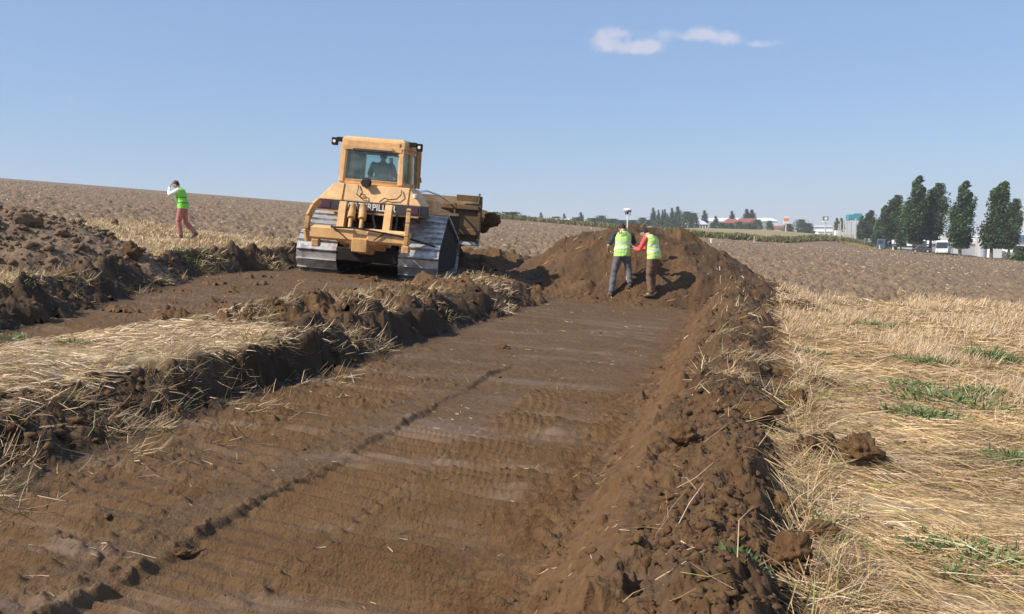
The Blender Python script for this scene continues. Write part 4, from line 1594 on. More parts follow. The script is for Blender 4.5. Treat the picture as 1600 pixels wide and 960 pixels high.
# ------------------------------------------------------------------ people
def skin_surface(mb, voxel, name):
    """union of overlapping tapered shapes -> one continuous surface"""
    bmesh.ops.recalc_face_normals(mb.bm, faces=mb.bm.faces)
    me = bpy.data.meshes.new(name); mb.bm.to_mesh(me); mb.bm.free()
    o = bpy.data.objects.new('tmp', me); COL.objects.link(o)
    r = o.modifiers.new('r', 'REMESH'); r.mode = 'VOXEL'; r.voxel_size = voxel
    s_ = o.modifiers.new('s', 'SMOOTH'); s_.iterations = 4; s_.factor = .5
    bpy.context.view_layer.update()
    out = bpy.data.meshes.new_from_object(o.evaluated_get(bpy.context.evaluated_depsgraph_get()))
    bpy.data.objects.remove(o); bpy.data.meshes.remove(me)
    out.name = name
    return out


def oval(c, rx, ry, ax, ay, n=16):
    c = Vector(c)
    return [c + ax * rx * math.cos(2 * math.pi * k / n) + ay * ry * math.sin(2 * math.pi * k / n) for k in range(n)]


def crease(me, amp, f, seed):
    n = len(me.vertices)
    co = np.empty(n * 3, np.float32); me.vertices.foreach_get('co', co); co = co.reshape(-1, 3)
    no = np.empty(n * 3, np.float32); me.vertices.foreach_get('normal', no); no = no.reshape(-1, 3)
    d = vn(co[:, 0] * f + co[:, 1] * f * .7 + seed, co[:, 2] * f * 1.6 - co[:, 1] * f * .5, seed) + .5 * vn(co[:, 0] * f * 2.3, co[:, 2] * f * 3 + co[:, 1] * 4, seed + 3)
    co += no * (d * amp)[:, None].astype(np.float32)
    me.vertices.foreach_set('co', co.ravel()); me.update()


SKIN = simple('skin', (.50, .28, .19), rough=.55, var=.08, scale=9)
HAIR = simple('dark_hair', (.018, .014, .012), rough=.7, var=.3, scale=40, bump=.4, bscale=90)
EYEW = simple('eye_white', (.7, .68, .65), rough=.3, var=.02)
SHOE = simple('work_shoe', (.07, .05, .038), rough=.8, var=.3, scale=12, dust=.8, dustcol=(.20, .13, .08))


def vest_mat(name, col, band, z1, z2, hw):
    m, t, b = new_mat(name)
    L = t.links
    tcn = nd(t, 'ShaderNodeTexCoord'); sp_ = nd(t, 'ShaderNodeSeparateXYZ')
    L.new(tcn.outputs['Object'], sp_.inputs[0])
    fac = None
    for zc in (z1, z2):
        s1 = nd(t, 'ShaderNodeMath', operation='SUBTRACT'); L.new(sp_.outputs[2], s1.inputs[0]); s1.inputs[1].default_value = zc
        a1 = nd(t, 'ShaderNodeMath', operation='ABSOLUTE'); L.new(s1.outputs[0], a1.inputs[0])
        l1 = nd(t, 'ShaderNodeMath', operation='LESS_THAN'); L.new(a1.outputs[0], l1.inputs[0]); l1.inputs[1].default_value = hw
        if fac is None: fac = l1.outputs[0]
        else:
            ad = nd(t, 'ShaderNodeMath', operation='MAXIMUM'); L.new(fac, ad.inputs[0]); L.new(l1.outputs[0], ad.inputs[1]); fac = ad.outputs[0]
    n = nd(t, 'ShaderNodeTexNoise'); n.inputs['Scale'].default_value = 7; L.new(tcn.outputs['Object'], n.inputs['Vector'])
    mr_ = nd(t, 'ShaderNodeMapRange'); L.new(n.outputs[0], mr_.inputs[0]); mr_.inputs[3].default_value = .82; mr_.inputs[4].default_value = 1.12
    mu = nd(t, 'ShaderNodeMix', data_type='RGBA', blend_type='MULTIPLY'); mu.inputs[0].default_value = 1; mu.inputs[6].default_value = (*col, 1); L.new(mr_.outputs[0], mu.inputs[7])
    mx = nd(t, 'ShaderNodeMix', data_type='RGBA'); L.new(fac, mx.inputs[0]); L.new(mu.outputs[2], mx.inputs[6]); mx.inputs[7].default_value = (*band, 1)
    L.new(mx.outputs[2], b.inputs['Base Color'])
    b.inputs['Roughness'].default_value = .65
    n3 = nd(t, 'ShaderNodeTexNoise'); n3.inputs['Scale'].default_value = 12; L.new(tcn.outputs['Object'], n3.inputs['Vector'])
    bp = nd(t, 'ShaderNodeBump'); bp.inputs['Strength'].default_value = .5; bp.inputs['Distance'].default_value = .03
    L.new(n3.outputs[0], bp.inputs['Height']); L.new(bp.outputs[0], b.inputs['Normal'])
    return m


def hand(mb, wrist, d, palm_n, side, curl=.5, s=1.0):
    """palm with four unequal bent fingers and a thumb; d along the hand, palm_n out of the palm, side towards the thumb"""
    w, d, pn = Vector(wrist), Vector(d).normalized(), Vector(palm_n).normalized()
    sd_ = d.cross(pn).normalized() * side
    mb.loft([oval(w, .026 * s, .018 * s, sd_, pn, 10), oval(w + d * .03 * s, .038 * s, .015 * s, sd_, pn, 10), oval(w + d * .09 * s, .042 * s, .013 * s, sd_, pn, 10)])
    for k, (off, ln) in enumerate(((.031, .072), (.011, .082), (-.010, .076), (-.029, .060))):
        base = w + d * .080 * s + sd_ * off * s
        ang = curl * (1 + .12 * k)
        p, dd = base, d
        pts = [p]
        for q in (.45, .32, .23):
            dd = (dd * math.cos(ang * .75) + pn * math.sin(ang * .75)).normalized()
            p = p + dd * ln * q * s
            pts.append(p)
        mb.tube(pts, [.0095 * s, .0088 * s, .0078 * s, .006 * s], 8)
    b0 = w + d * .028 * s + sd_ * .028 * s
    t1 = b0 + (d * .55 + sd_ * .8 + pn * .25).normalized() * .036 * s
    t2 = t1 + (d * .85 + sd_ * .25 + pn * .5).normalized() * .030 * s
    mb.tube([b0, t1, t2], [.013 * s, .011 * s, .008 * s], 8)


def person(label, loc, rz, J, C, scale=1.0, seed=1, hands=(.5, .5), cap=False, sleeve='short', vest=True, height_tag=None):
    """J joints (local, facing +y, metres); C colours/materials"""
    root = empty('person', loc, rz)
    root.scale = (scale,) * 3
    tag(root, label, 'person')
    X, Yv, Z = Vector((1, 0, 0)), Vector((0, 1, 0)), Vector((0, 0, 1))
    V_ = lambda k: Vector(J[k])
    pel, wst, chs, nck = V_('pelvis'), V_('waist'), V_('chest'), V_('neck')
    shx = (V_('sh_r') - V_('sh_l')).normalized()
    hpx = (V_('hip_r') - V_('hip_l')).normalized()
    up = (nck - wst).normalized()
    fw = up.cross(shx).normalized() * -1
    fw = shx.cross(up).normalized() * -1 if shx.cross(up).y < 0 else shx.cross(up).normalized()
    hd, hdir, hup = V_('head'), Vector(J['face']).normalized(), None
    hside = hdir.cross(Z).normalized()
    hup = hside.cross(hdir).normalized()

    def torso(mb, e=0.0, low=0.0, sh=True, top_=None):
        rings_ = [oval(pel - Z * (.06 + low), .155 + e, .115 + e, hpx, Yv),
                  oval(pel + Z * .06, .165 + e, .118 + e, hpx, Yv),
                  oval(wst, .148 + e, .105 + e, (hpx + shx).normalized(), fw),
                  oval(chs, .172 + e, .122 + e, shx, fw),
                  oval(chs + up * .13, .178 + e, .110 + e, shx, fw),
                  oval(nck - up * .045, .135 + e, .085 + e * .6, shx, fw),
                  oval(nck + up * (.0 if e > 0 else .01), .072 + e * .5, .065 + e * .3, shx, fw)]
        mb.loft(rings_)

    def arm(mb, s_, e=0.0, upto=1.0, frm=0.0):
        a, b2, c = V_('sh_' + s_), V_('el_' + s_), V_('wr_' + s_)
        inn = (nck * .35 + chs * .65)
        if frm == 0: mb.tube([a.lerp(inn, .5), a, a.lerp(b2, .25)], [.055 + e, .058 + e, .050 + e], 12)
        pts = [a, a.lerp(b2, .5), b2, b2.lerp(c, .25), b2.lerp(c, .7), c]
        rd_ = [.054, .047, .040, .042, .033, .026]
        n_ = 3 if upto < .6 else 6
        if upto < .6:
            pts, rd_ = [a, a.lerp(b2, .5), a.lerp(b2, .92)], [.056, .052, .050]
        mb.tube(pts[:n_], [r_ + e for r_ in rd_[:n_]], 12)

    def leg(mb, s_, e=0.0, foot=True):
        a, b2, c = V_('hip_' + s_), V_('kn_' + s_), V_('an_' + s_)
        mb.tube([a.lerp(pel, .35) + Z * .02, a - Z * .03, a.lerp(b2, .5), b2, b2.lerp(c, .3), b2.lerp(c, .75), c],
                [.09 + e, .092 + e, .074 + e, .056 + e, .057 + e, .042 + e * 1.3, .036 + e * 1.6], 14)

    # body: one continuous skin
    mb = MB()
    torso(mb)
    mb.tube([nck - up * .06, nck + up * .03, hd - hup * .06 - hdir * .02], [.062, .055, .053], 12)
    mb.loft([oval(hd + hup * q, rx, ry, hside, hdir, 16) for q, rx, ry in
             ((-.115, .030, .040), (-.095, .046, .060), (-.06, .060, .078), (-.02, .070, .088), (.03, .076, .095), (.07, .070, .088), (.10, .048, .062), (.117, .018, .022))])
    mb.tube([hd + hdir * .082 + hup * .012, hd + hdir * .108 - hup * .022, hd + hdir * .086 - hup * .034], [.008, .014, .010], 8)   # nose
    mb.tube([hd + hdir * .074 - hup * .062 - hside * .022, hd + hdir * .082 - hup * .062, hd + hdir * .074 - hup * .062 + hside * .022], .007, 6)  # lips
    for q in (-1, 1):
        mb.sph(hd + hside * q * .076 - hup * .012 - hdir * .008, .026, .35, .6, 1.0)
        mb.tube([hd + hdir * .080 + hup * .030 + hside * q * .014, hd + hdir * .082 + hup * .032 + hside * q * .045], .007, 6)
    for s_ in 'lr':
        arm(mb, s_); leg(mb, s_)
        hd_ = J.get('hand_' + s_, (V_('wr_' + s_) - V_('el_' + s_)).normalized())
        hand(mb, V_('wr_' + s_) - Vector(hd_).normalized() * .012, hd_, J.get('palm_' + s_, (0, 0, -1)), 1 if s_ == 'l' else -1, hands[0 if s_ == 'l' else 1])
    for s_ in 'lr':
        an, td = V_('an_' + s_), Vector(J['toe_' + s_]).normalized()
        mb.tube([an - Z * .0, an + td * .10 - Z * .035], [.036, .030], 10)
    bme = skin_surface(mb, .0075, 'body')
    link('body', bme, SKIN, root, smooth=True)
    for q in (-1, 1):
        ey = MB(); ey.sph(hd + hdir * .078 + hup * .012 + hside * q * .030, .0125)
        eo = ey.build('eye', EYEW, root, smooth=True)
        pu = MB(); pu.sph(hd + hdir * .0885 + hup * .012 + hside * q * .030, .0055); pu.build('pupil', HAIR, eo, smooth=True)
    # hair or cap
    mb = MB()
    mb.loft([oval(hd + hup * q - hdir * bk, rx, ry, hside, hdir, 16) for q, rx, ry, bk in
             ((-.055, .050, .045, .052), (-.02, .074, .066, .038), (.02, .081, .085, .020), (.06, .080, .095, .008), (.095, .064, .078, .004), (.122, .034, .040, .0), (.130, .010, .012, 0))])
    if cap: mb.loft([oval(hd + hup * .052 + hdir * .09, .062, .055, hside, hdir, 12), oval(hd + hup * .064 + hdir * .09, .060, .052, hside, hdir, 12)])
    hme = skin_surface(mb, .009, 'hair'); crease(hme, .004, 30, seed)
    link('cap' if cap else 'hair', hme, C.get('cap', HAIR) if cap else HAIR, root, smooth=True)
    # shirt
    mb = MB(); torso(mb, .012)
    for s_ in 'lr': arm(mb, s_, .013, 1.0 if sleeve == 'long' else .5)
    sme = skin_surface(mb, .012, 'shirt'); crease(sme, .006, 9, seed + 1)
    link('shirt', sme, C['shirt'], root, smooth=True)
    # trousers
    mb = MB()
    mb.loft([oval(pel - Z * .08, .168, .130, hpx, Yv), oval(pel + Z * .02, .178, .134, hpx, Yv), oval(pel + Z * .10, .172, .126, hpx, Yv)])
    for s_ in 'lr': leg(mb, s_, .020)
    tme_ = skin_surface(mb, .014, 'trousers'); crease(tme_, .010, 7, seed + 2)
    link('trousers', tme_, C['trousers'], root, smooth=True)
    # shoes
    for s_ in 'lr':
        an, td = V_('an_' + s_), Vector(J['toe_' + s_]).normalized()
        sdv = td.cross(Z).normalized(); un = sdv.cross(td).normalized()
        mb = MB()
        mb.tube([an + un * .03, an - un * .02], [.046, .048], 12)
        mb.loft([oval(an - td * .055 - un * .048, .032, .030, sdv, un, 12), oval(an - td * .02 - un * .040, .044, .046, sdv, un, 12), oval(an + td * .07 - un * .046, .047, .040, sdv, un, 12),
                 oval(an + td * .14 - un * .058, .046, .028, sdv, un, 12), oval(an + td * .19 - un * .062, .030, .020, sdv, un, 12)])
        xs_ = skin_surface(mb, .010, 'shoe')
        link('shoe', xs_, C.get('shoe', SHOE), root, smooth=True)
    if vest:
        mb = MB()
        low_ = pel + Z * (-.04)
        mb.loft([oval(low_, .205, .160, hpx, Yv), oval(pel + Z * .10, .200, .152, (hpx + shx).normalized(), fw), oval(wst + up * .03, .188, .142, shx, fw), oval(chs, .200, .150, shx, fw),
                 oval(chs + up * .13, .205, .135, shx, fw), oval(nck - up * .035, .165, .105, shx, fw), oval(nck + up * .005, .095, .080, shx, fw)])
        vme = skin_surface(mb, .012, 'safety_vest'); crease(vme, .009, 7, seed + 4)
        vo = link('safety_vest', vme, C['vest'], root, smooth=True)
        if 'mark' in C:
            cu = bpy.data.curves.new('lettering', 'FONT'); cu.body = C['mark']; cu.size = .115; cu.extrude = .001; cu.offset = .002; cu.align_x = 'CENTER'
            to_ = bpy.data.objects.new('tmp', cu); COL.objects.link(to_); bpy.context.view_layer.update()
            m2 = bpy.data.meshes.new_from_object(to_.evaluated_get(bpy.context.evaluated_depsgraph_get())); bpy.data.objects.remove(to_)
            xf = shx; zf = up; yf = -fw
            bas = Matrix((xf, zf, yf)).transposed().to_4x4()
            m2.transform(Matrix.Translation(chs + up * .10 - fw * .172 + shx * .02) @ bas)
            n2 = len(m2.vertices)
            m2.materials.clear(); m2.name = 'lettering'
            link('lettering', m2, BLACK, vo)
    return root


VEST_G = vest_mat('vest_lime', (.48, .80, .20), (.60, .66, .60), 1.22, 1.10, .022)
VEST_Y = vest_mat('vest_yellow_green', (.56, .80, .22), (.62, .66, .58), 1.20, 1.08, .022)
VEST_D = vest_mat('vest_green', (.22, .72, .06), (.09, .17, .06), 1.20, 1.04, .016)
C_SH1 = simple('charcoal_cotton', (.035, .045, .050), rough=.9, var=.2)
C_SH2 = simple('red_cotton', (.75, .10, .09), rough=.85, var=.15)
C_SH3 = simple('white_cotton', (.72, .72, .74), rough=.85, var=.08)
C_TR1 = simple('grey_work_cloth', (.115, .115, .135), rough=.9, var=.25, scale=5, dust=.3, dustcol=(.22, .17, .13))
C_TR2 = simple('brown_work_cloth', (.155, .085, .050), rough=.9, var=.25, scale=5, dust=.3, dustcol=(.22, .15, .10))
C_TR3 = simple('faded_red_cloth', (.40, .155, .125), rough=.9, var=.2, scale=5, dust=.2, dustcol=(.35, .22, .17))

# man with grey trousers: back to the camera, legs apart, head bowed, forearms in front
m1x, m1y = at(972, 20.9)[:2]
gz1 = min(float(top(m1x - .22, m1y)[0]), float(top(m1x + .2, m1y)[0]))
hl, hr_ = float(top(m1x - .25, m1y)[0]) - gz1, float(top(m1x + .19, m1y)[0]) - gz1
J1 = dict(pelvis=(-.01, 0, .93), waist=(0, .02, 1.10), chest=(.01, .05, 1.27), neck=(.02, .12, 1.46), head=(.02, .235, 1.545), face=(.10, .80, -.62),
          sh_l=(-.185, .06, 1.40), sh_r=(.215, .08, 1.40), el_l=(-.33, .02, 1.14), el_r=(.32, .22, 1.18), wr_l=(-.30, .20, 1.0), wr_r=(.42, .44, 1.20),
          hip_l=(-.10, 0, .90), hip_r=(.09, 0, .90), kn_l=(-.20, .05, .49 + hl / 2), kn_r=(.15, .04, .49 + hr_ / 2), an_l=(-.27, -.02, .09 + hl), an_r=(.18, 0, .09 + hr_),
          toe_l=(-.35, 1, -.05), toe_r=(.15, 1, -.05), hand_l=(.3, .7, -.6), hand_r=(.5, .8, .1), palm_l=(.8, .2, .3), palm_r=(0, .2, -1))
person('man in grey trousers, back to the camera, bowed head, beside the survey pole', (m1x, m1y, gz1), R(2), J1,
       dict(shirt=C_SH1, trousers=C_TR1, vest=VEST_G, mark='ekosur'), 1.0, 3, (.9, .8))
# man in red sleeves: three-quarter back, turned to the left, head down over a hand-held device
m2x, m2y = at(1019, 20.6)[:2]
gz2 = float(top(m2x, m2y)[0]) - .01
J2 = dict(pelvis=(0, -.03, .93), waist=(0, -.01, 1.10), chest=(0, .03, 1.27), neck=(0, .12, 1.44), head=(0, .235, 1.50), face=(-.05, .70, -.72),
          sh_l=(-.195, .09, 1.37), sh_r=(.195, .07, 1.38), el_l=(-.26, .22, 1.10), el_r=(.22, .26, 1.12), wr_l=(-.10, .42, 1.13), wr_r=(.06, .46, 1.14),
          hip_l=(-.09, -.02, .90), hip_r=(.09, -.02, .90), kn_l=(-.11, .04, .49), kn_r=(.11, .06, .49), an_l=(-.12, -.03, .09), an_r=(.13, .06, .09),
          toe_l=(-.2, 1, -.05), toe_r=(.2, 1, -.05), hand_l=(.6, .7, .0), hand_r=(-.5, .8, 0), palm_l=(.3, 0, .9), palm_r=(-.3, 0, .9))
person('man in red sleeves and brown trousers looking down at a handheld device', (m2x, m2y, gz2), R(52), J2,
       dict(shirt=C_SH2, trousers=C_TR2, vest=VEST_Y, mark='ekosur'), .985, 5, (.9, .9), sleeve='long')
dv = MB(); dv.box((0, 0, 0), (.10, .19, .035), Matrix.Rotation(R(25), 3, 'X'), .006)
rot52 = Matrix.Rotation(R(52), 3, 'Z')
dp = Vector((m2x, m2y, gz2)) + rot52 @ Vector((-.02, .53, 1.15))
do = dv.build('field_controller', BLACK)
do.location = dp; do.rotation_euler = (0, 0, R(52))
tag(do, 'black handheld survey controller held by the man in red sleeves', 'controller')
sc_ = MB(); sc_.box((0, -.01, .0205), (.08, .11, .003), Matrix.Rotation(R(25), 3, 'X')); sc_.build('screen', LENS, do)

# satellite receiver on its pole between the two men's feet
px_, py_ = at(979, 21.25)[:2]
pz_ = float(top(px_, py_)[0])
pt = z_at(328, py_) - pz_
RP = empty('survey_pole', (px_, py_, pz_))
tag(RP, 'white survey pole topped by a flat round satellite receiver', 'survey pole')
p_ = MB(); p_.cyl((0, 0, .35), (0, 0, pt - .07), .016, n=12); p_.build('pole', WHITE, RP)
REDP = simple('red_paint', (.62, .03, .03), rough=.4, var=.1)
p_ = MB(); p_.cyl((0, 0, .20), (0, 0, .42), .022, n=12); p_.cyl((0, 0, .42), (0, 0, .46), .022, .014, n=12); p_.cyl((0, 0, .62), (0, 0, .92), .018, n=12)
p_.box((.02, 0, .38), (.12, .03, .16), bevel=.02); p_.build('red_section', REDP, RP)
p_ = MB(); p_.cyl((0, 0, .06), (0, 0, .20), .022, n=12); p_.cyl((0, 0, -.05), (0, 0, .06), .004, .018, n=12); p_.build('pole_tip', WHITE, RP)
p_ = MB(); p_.cyl((0, 0, pt - .05), (0, 0, pt + .0), .085, .105, n=28); p_.cyl((0, 0, pt), (0, 0, pt + .035), .105, .06, n=28); p_.build('receiver', WHITE, RP, autosm=True)
p_ = MB(); p_.cyl((0, 0, pt - .055), (0, 0, pt - .03), .088, .09, n=28); p_.cyl((0, 0, pt - .10), (0, 0, pt - .05), .028, n=14); p_.cyl((.06, 0, pt - .14), (.06, 0, pt - .05), .010, n=8); p_.cyl((-.045, 0, pt - .12), (-.045, 0, pt - .05), .010, n=8)
p_.build('receiver_base', BLACK, RP)

# walking man at the left, seen from the side, hand at his face
m3x, m3y, gz3 = at(290, 26.2, True)
J3 = dict(pelvis=(0, -.02, .92), waist=(0, .0, 1.09), chest=(0, .03, 1.27), neck=(0, .09, 1.46), head=(0, .175, 1.575), face=(-.05, .92, -.38),
          sh_l=(-.19, .06, 1.40), sh_r=(.19, .06, 1.40), el_l=(-.21, .30, 1.27), el_r=(.20, .16, 1.12), wr_l=(-.06, .34, 1.50), wr_r=(.08, .36, 1.22),
          hip_l=(-.09, 0, .90), hip_r=(.09, 0, .90), kn_l=(-.10, .09, .49), kn_r=(.10, -.03, .48), an_l=(-.09, .04, .09), an_r=(.09, -.33, .16),
          toe_l=(0, 1, -.02), toe_r=(0, .85, -.5), hand_l=(.2, -.35, .9), hand_r=(-.1, .2, .9), palm_l=(.2, -.9, -.3), palm_r=(0, -.9, .2))
person('man walking left in faded red trousers, green vest, hand raised to his face', (m3x, m3y, gz3), R(88), J3,
       dict(shirt=C_SH3, trousers=C_TR3, vest=VEST_D, cap=BLACK), 1.0, 9, (.7, .7), cap=True, sleeve='long')

# driver seated in the cab
J4 = dict(pelvis=(0, 0, .10), waist=(0, .0, .27), chest=(0, .02, .44), neck=(0, .05, .62), head=(0, .075, .76), face=(0, 1, -.08),
          sh_l=(-.21, .02, .56), sh_r=(.21, .02, .56), el_l=(-.30, .10, .30), el_r=(.30, .10, .30), wr_l=(-.32, .34, .28), wr_r=(.32, .34, .28),
          hip_l=(-.09, .05, .08), hip_r=(.09, .05, .08), kn_l=(-.13, .46, .06), kn_r=(.13, .46, .06), an_l=(-.13, .52, -.34), an_r=(.13, .52, -.34), toe_l=(0, 1, 0), toe_r=(0, 1, 0))
dm = DZ.matrix_world
drv = person('driver with broad back sitting in the bulldozer cab, seen through the rear glass', (0, 0, 0), 0, J4,
             dict(shirt=simple('olive_cotton', (.15, .15, .11), rough=.9), trousers=C_TR1), 1.04, 13, (.6, .6), vest=False)
drv.matrix_world = dm @ Matrix.Translation((-.06, -.60, 1.95)) @ Matrix.Scale(1.04, 4)

# ------------------------------------------------------------------ trees
BARK = simple('bark', (.12, .095, .07), rough=.9, var=.3, scale=4, bump=.5)
FOL = tinted('foliage', rough=.6, transl=.18, spec=.25)


def crown_mesh(name, n, H, prof, leaf, seed, lean=.0, base_t=.14, clumps=90, col=(.045, .085, .022), gap=.55, spread=.13):
    """many leaf-sized faces gathered in uneven clumps through the crown's volume"""
    g = np.random.default_rng(seed)
    t = g.uniform(0, 1, clumps) ** .9
    rad = np.interp(t, prof[0], prof[1])
    a = g.uniform(0, 6.28, clumps)
    q = np.sqrt(g.uniform(.05, 1, clumps)) * g.uniform(.75, 1.22, clumps)
    C_ = np.stack([rad * q * np.cos(a), rad * q * np.sin(a), (base_t + t * (1 - base_t)) * 1.0], 1)
    sz = g.uniform(.5, 1.7, clumps) * spread * (.35 + rad / max(prof[1]))
    ch = g.integers(0, clumps, n)
    d = g.normal(size=(n, 3)); d /= np.linalg.norm(d, axis=1, keepdims=True)
    P = C_[ch] + d * (g.random((n, 1)) ** .5) * sz[ch, None] * np.array([1, 1, 1.35])
    P[:, 2] = np.clip(P[:, 2], base_t * .6, 1.02)
    P[:, 0] += lean * (P[:, 2] - base_t) ** 1.5
    P *= H
    U = g.normal(size=(n, 3)); U /= np.linalg.norm(U, axis=1, keepdims=True)
    W = np.cross(U, g.normal(size=(n, 3))); W /= np.linalg.norm(W, axis=1, keepdims=True)
    s_ = (leaf * g.uniform(.6, 1.4, n))[:, None] * .5
    V = np.stack([P - U * s_, P + W * s_ * .6, P + U * s_, P - W * s_ * .6], 1).reshape(-1, 3)
    tint = np.array(col) * (g.uniform(.5, 1.9, clumps)[ch] * g.uniform(.8, 1.2, n))[:, None]
    tint = np.repeat(tint + (g.random((n, 1)) < .08) * np.array([.05, .04, .01]), 4, 0)
    return mesh_np(name, V, np.arange(n * 4).reshape(-1, 4), tint=tint)


def trunk_mesh(H, r, seed, lean=0, base_t=.14, limbs=7, wid=.1):
    g = random.Random(seed)
    mb = MB()
    mb.tube([(0, 0, -.02 * H), (0, 0, base_t * H), (lean * H * .15, 0, .5 * H), (lean * H * .6, 0, .88 * H)], [r, r * .8, r * .45, r * .1], 8)
    for k in range(limbs):
        z = (base_t * .8 + k / limbs * .6) * H
        a = g.uniform(0, 6.28)
        mb.tube([(0, 0, z), (wid * H * .5 * math.cos(a), wid * H * .5 * math.sin(a), z + .10 * H), (wid * H * .8 * math.cos(a), wid * H * .8 * math.sin(a), z + .22 * H)], [r * .35, r * .22, r * .06], 5)
    bmesh.ops.recalc_face_normals(mb.bm, faces=mb.bm.faces)
    me = bpy.data.meshes.new('trunk'); mb.bm.to_mesh(me); mb.bm.free(); me.materials.append(BARK)
    return me


POP = ([0, .12, .3, .55, .8, 1], [.05, .105, .125, .105, .07, .015])
POP2 = ([0, .15, .35, .6, .85, 1], [.06, .12, .13, .12, .085, .03])
SLIM = ([0, .1, .5, .85, 1], [.06, .10, .11, .07, .01])
ROUND = ([0, .2, .5, .8, 1], [.22, .38, .42, .32, .08])
BUSH = ([0, .2, .5, .8, 1], [.45, .55, .55, .38, .1])
LIB = {}
for key, prof, H, leaf, n, lean, bt, cl, sp, wid in (
        ('poplar_a', POP, 16, .46, 12500, .05, .12, 95, .052, .1), ('poplar_b', POP2, 16, .46, 12500, .11, .20, 80, .056, .1), ('poplar_c', POP, 16, .48, 11500, .15, .15, 66, .060, .1),
        ('slim', SLIM, 14, .55, 3000, .0, .06, 60, .05, .07), ('round', ROUND, 9, .5, 4500, .0, .12, 70, .16, .3), ('bush', BUSH, 5, .5, 3500, .0, .0, 60, .20, .3)):
    cm = crown_mesh('crown', n, H, prof, leaf, hash(key) % 1 + len(key) * 13 + ord(key[-1]), lean, bt, cl, spread=sp,
                    col={'p': (.042, .072, .024), 's': (.028, .052, .020), 'r': (.036, .066, .022), 'b': (.045, .075, .024)}[key[0]])
    cm.materials.append(FOL)
    LIB[key] = (cm, trunk_mesh(H, .022 * H if key[0] != 'b' else .05, len(key), lean, bt, 7, wid), H)


def tree(px, Y, ytop, kind, label, name='poplar_tree', cat='tree', group=None, wide=1.0, rz=0.0, ybase=None):
    X, _, Z = at(px, Y)
    if ybase is not None: Z = min(Z, z_at(ybase, Y))
    cm, tm, H = LIB[kind]
    h = z_at(ytop, Y) - Z
    o = empty(name, (X, Y, Z))
    o.rotation_euler = (0, 0, rz)
    o.scale = (h / H * wide, h / H * wide, h / H)
    tag(o, label, cat, group)
    link('trunk', tm, None, o); link('crown', cm, None, o)
    return o


for a_ in ((1572, 186, 313, 'poplar_b', 'short loose poplar at the far right end of the roadside row', .95, .3),
           (1545, 188, 286, 'poplar_c', 'tall poplar leaning right, second from the right end of the row', 1.1, .1),
           (1496, 190, 285, 'poplar_a', 'tall full poplar just right of the white bus', 1.15, 2.0),
           (1450, 214, 289, 'poplar_b', 'tall poplar behind the white bus, narrowing to the top', 1.1, -.2),
           (1424, 212, 277, 'poplar_a', 'tallest dark poplar of the roadside row, with a forked tip', 1.1, .6),
           (1404, 225, 338, 'poplar_c', 'low bushy poplar at the left foot of the tallest one', 1.3, 3.4),
           (1388, 245, 307, 'poplar_b', 'mid-height poplar left of the tallest one, bent to the right', 1.2, 0),
           (1375, 262, 322, 'poplar_a', 'broad poplar left of the bent one in the roadside row', 1.2, 1.0),
           (1351, 300, 330, 'poplar_b', 'small dark poplar at the left end of the roadside row', 1.2, 2.5),
           (1341, 330, 338, 'poplar_a', 'smaller poplar partly behind the concrete posts', 1.2, .5),
           (1364, 290, 345, 'poplar_c', 'low green tree between the two left groups of poplars', 1.3, 2.2)):
    tree(a_[0], a_[1], a_[2], a_[3], a_[4], group='poplars along the road', wide=a_[5], rz=0)
tree(1589, 180, 386, 'bush', 'low green bush at the foot of the rightmost poplar', 'bush', 'bush', None, 1.1)

TG = 'slender dark poplars on the town skyline'
for px, yt, k_, lb in ((1019, 325, 1.1, 'leftmost of the slender skyline poplars behind the mound'), (1027, 328, .8, 'second slender skyline poplar from the left'),
                       (1033.5, 328, .8, 'third slender skyline poplar from the left'), (1037, 327, .8, 'fourth slender skyline poplar, close to the third'),
                       (1041.5, 334, .8, 'shortest slender skyline poplar before the two tallest'), (1048, 325, 1.0, 'slender skyline poplar just left of the tallest one'),
                       (1057, 323, 1.3, 'tallest thick skyline poplar at the right end of its row'), (1098.5, 329, 1.4, 'lone dark poplar in front of the long white hall'),
                       (1141, 330, 1.3, 'pointed dark poplar left of the red roofs'), (1164, 327, 1.6, 'left half of the dark poplar pair above the red roof'),
                       (1172, 328, 1.6, 'right half of the dark poplar pair above the red roof'), (1304, 341, 1.5, 'left one of two slim trees beside the teal tank'),
                       (1311, 341, 1.4, 'right one of two slim trees beside the teal tank')):
    tree(px, 520, yt, 'slim', lb, group=TG, wide=k_ * .85, ybase=363)
RG = 'round trees and bushes on the town skyline'
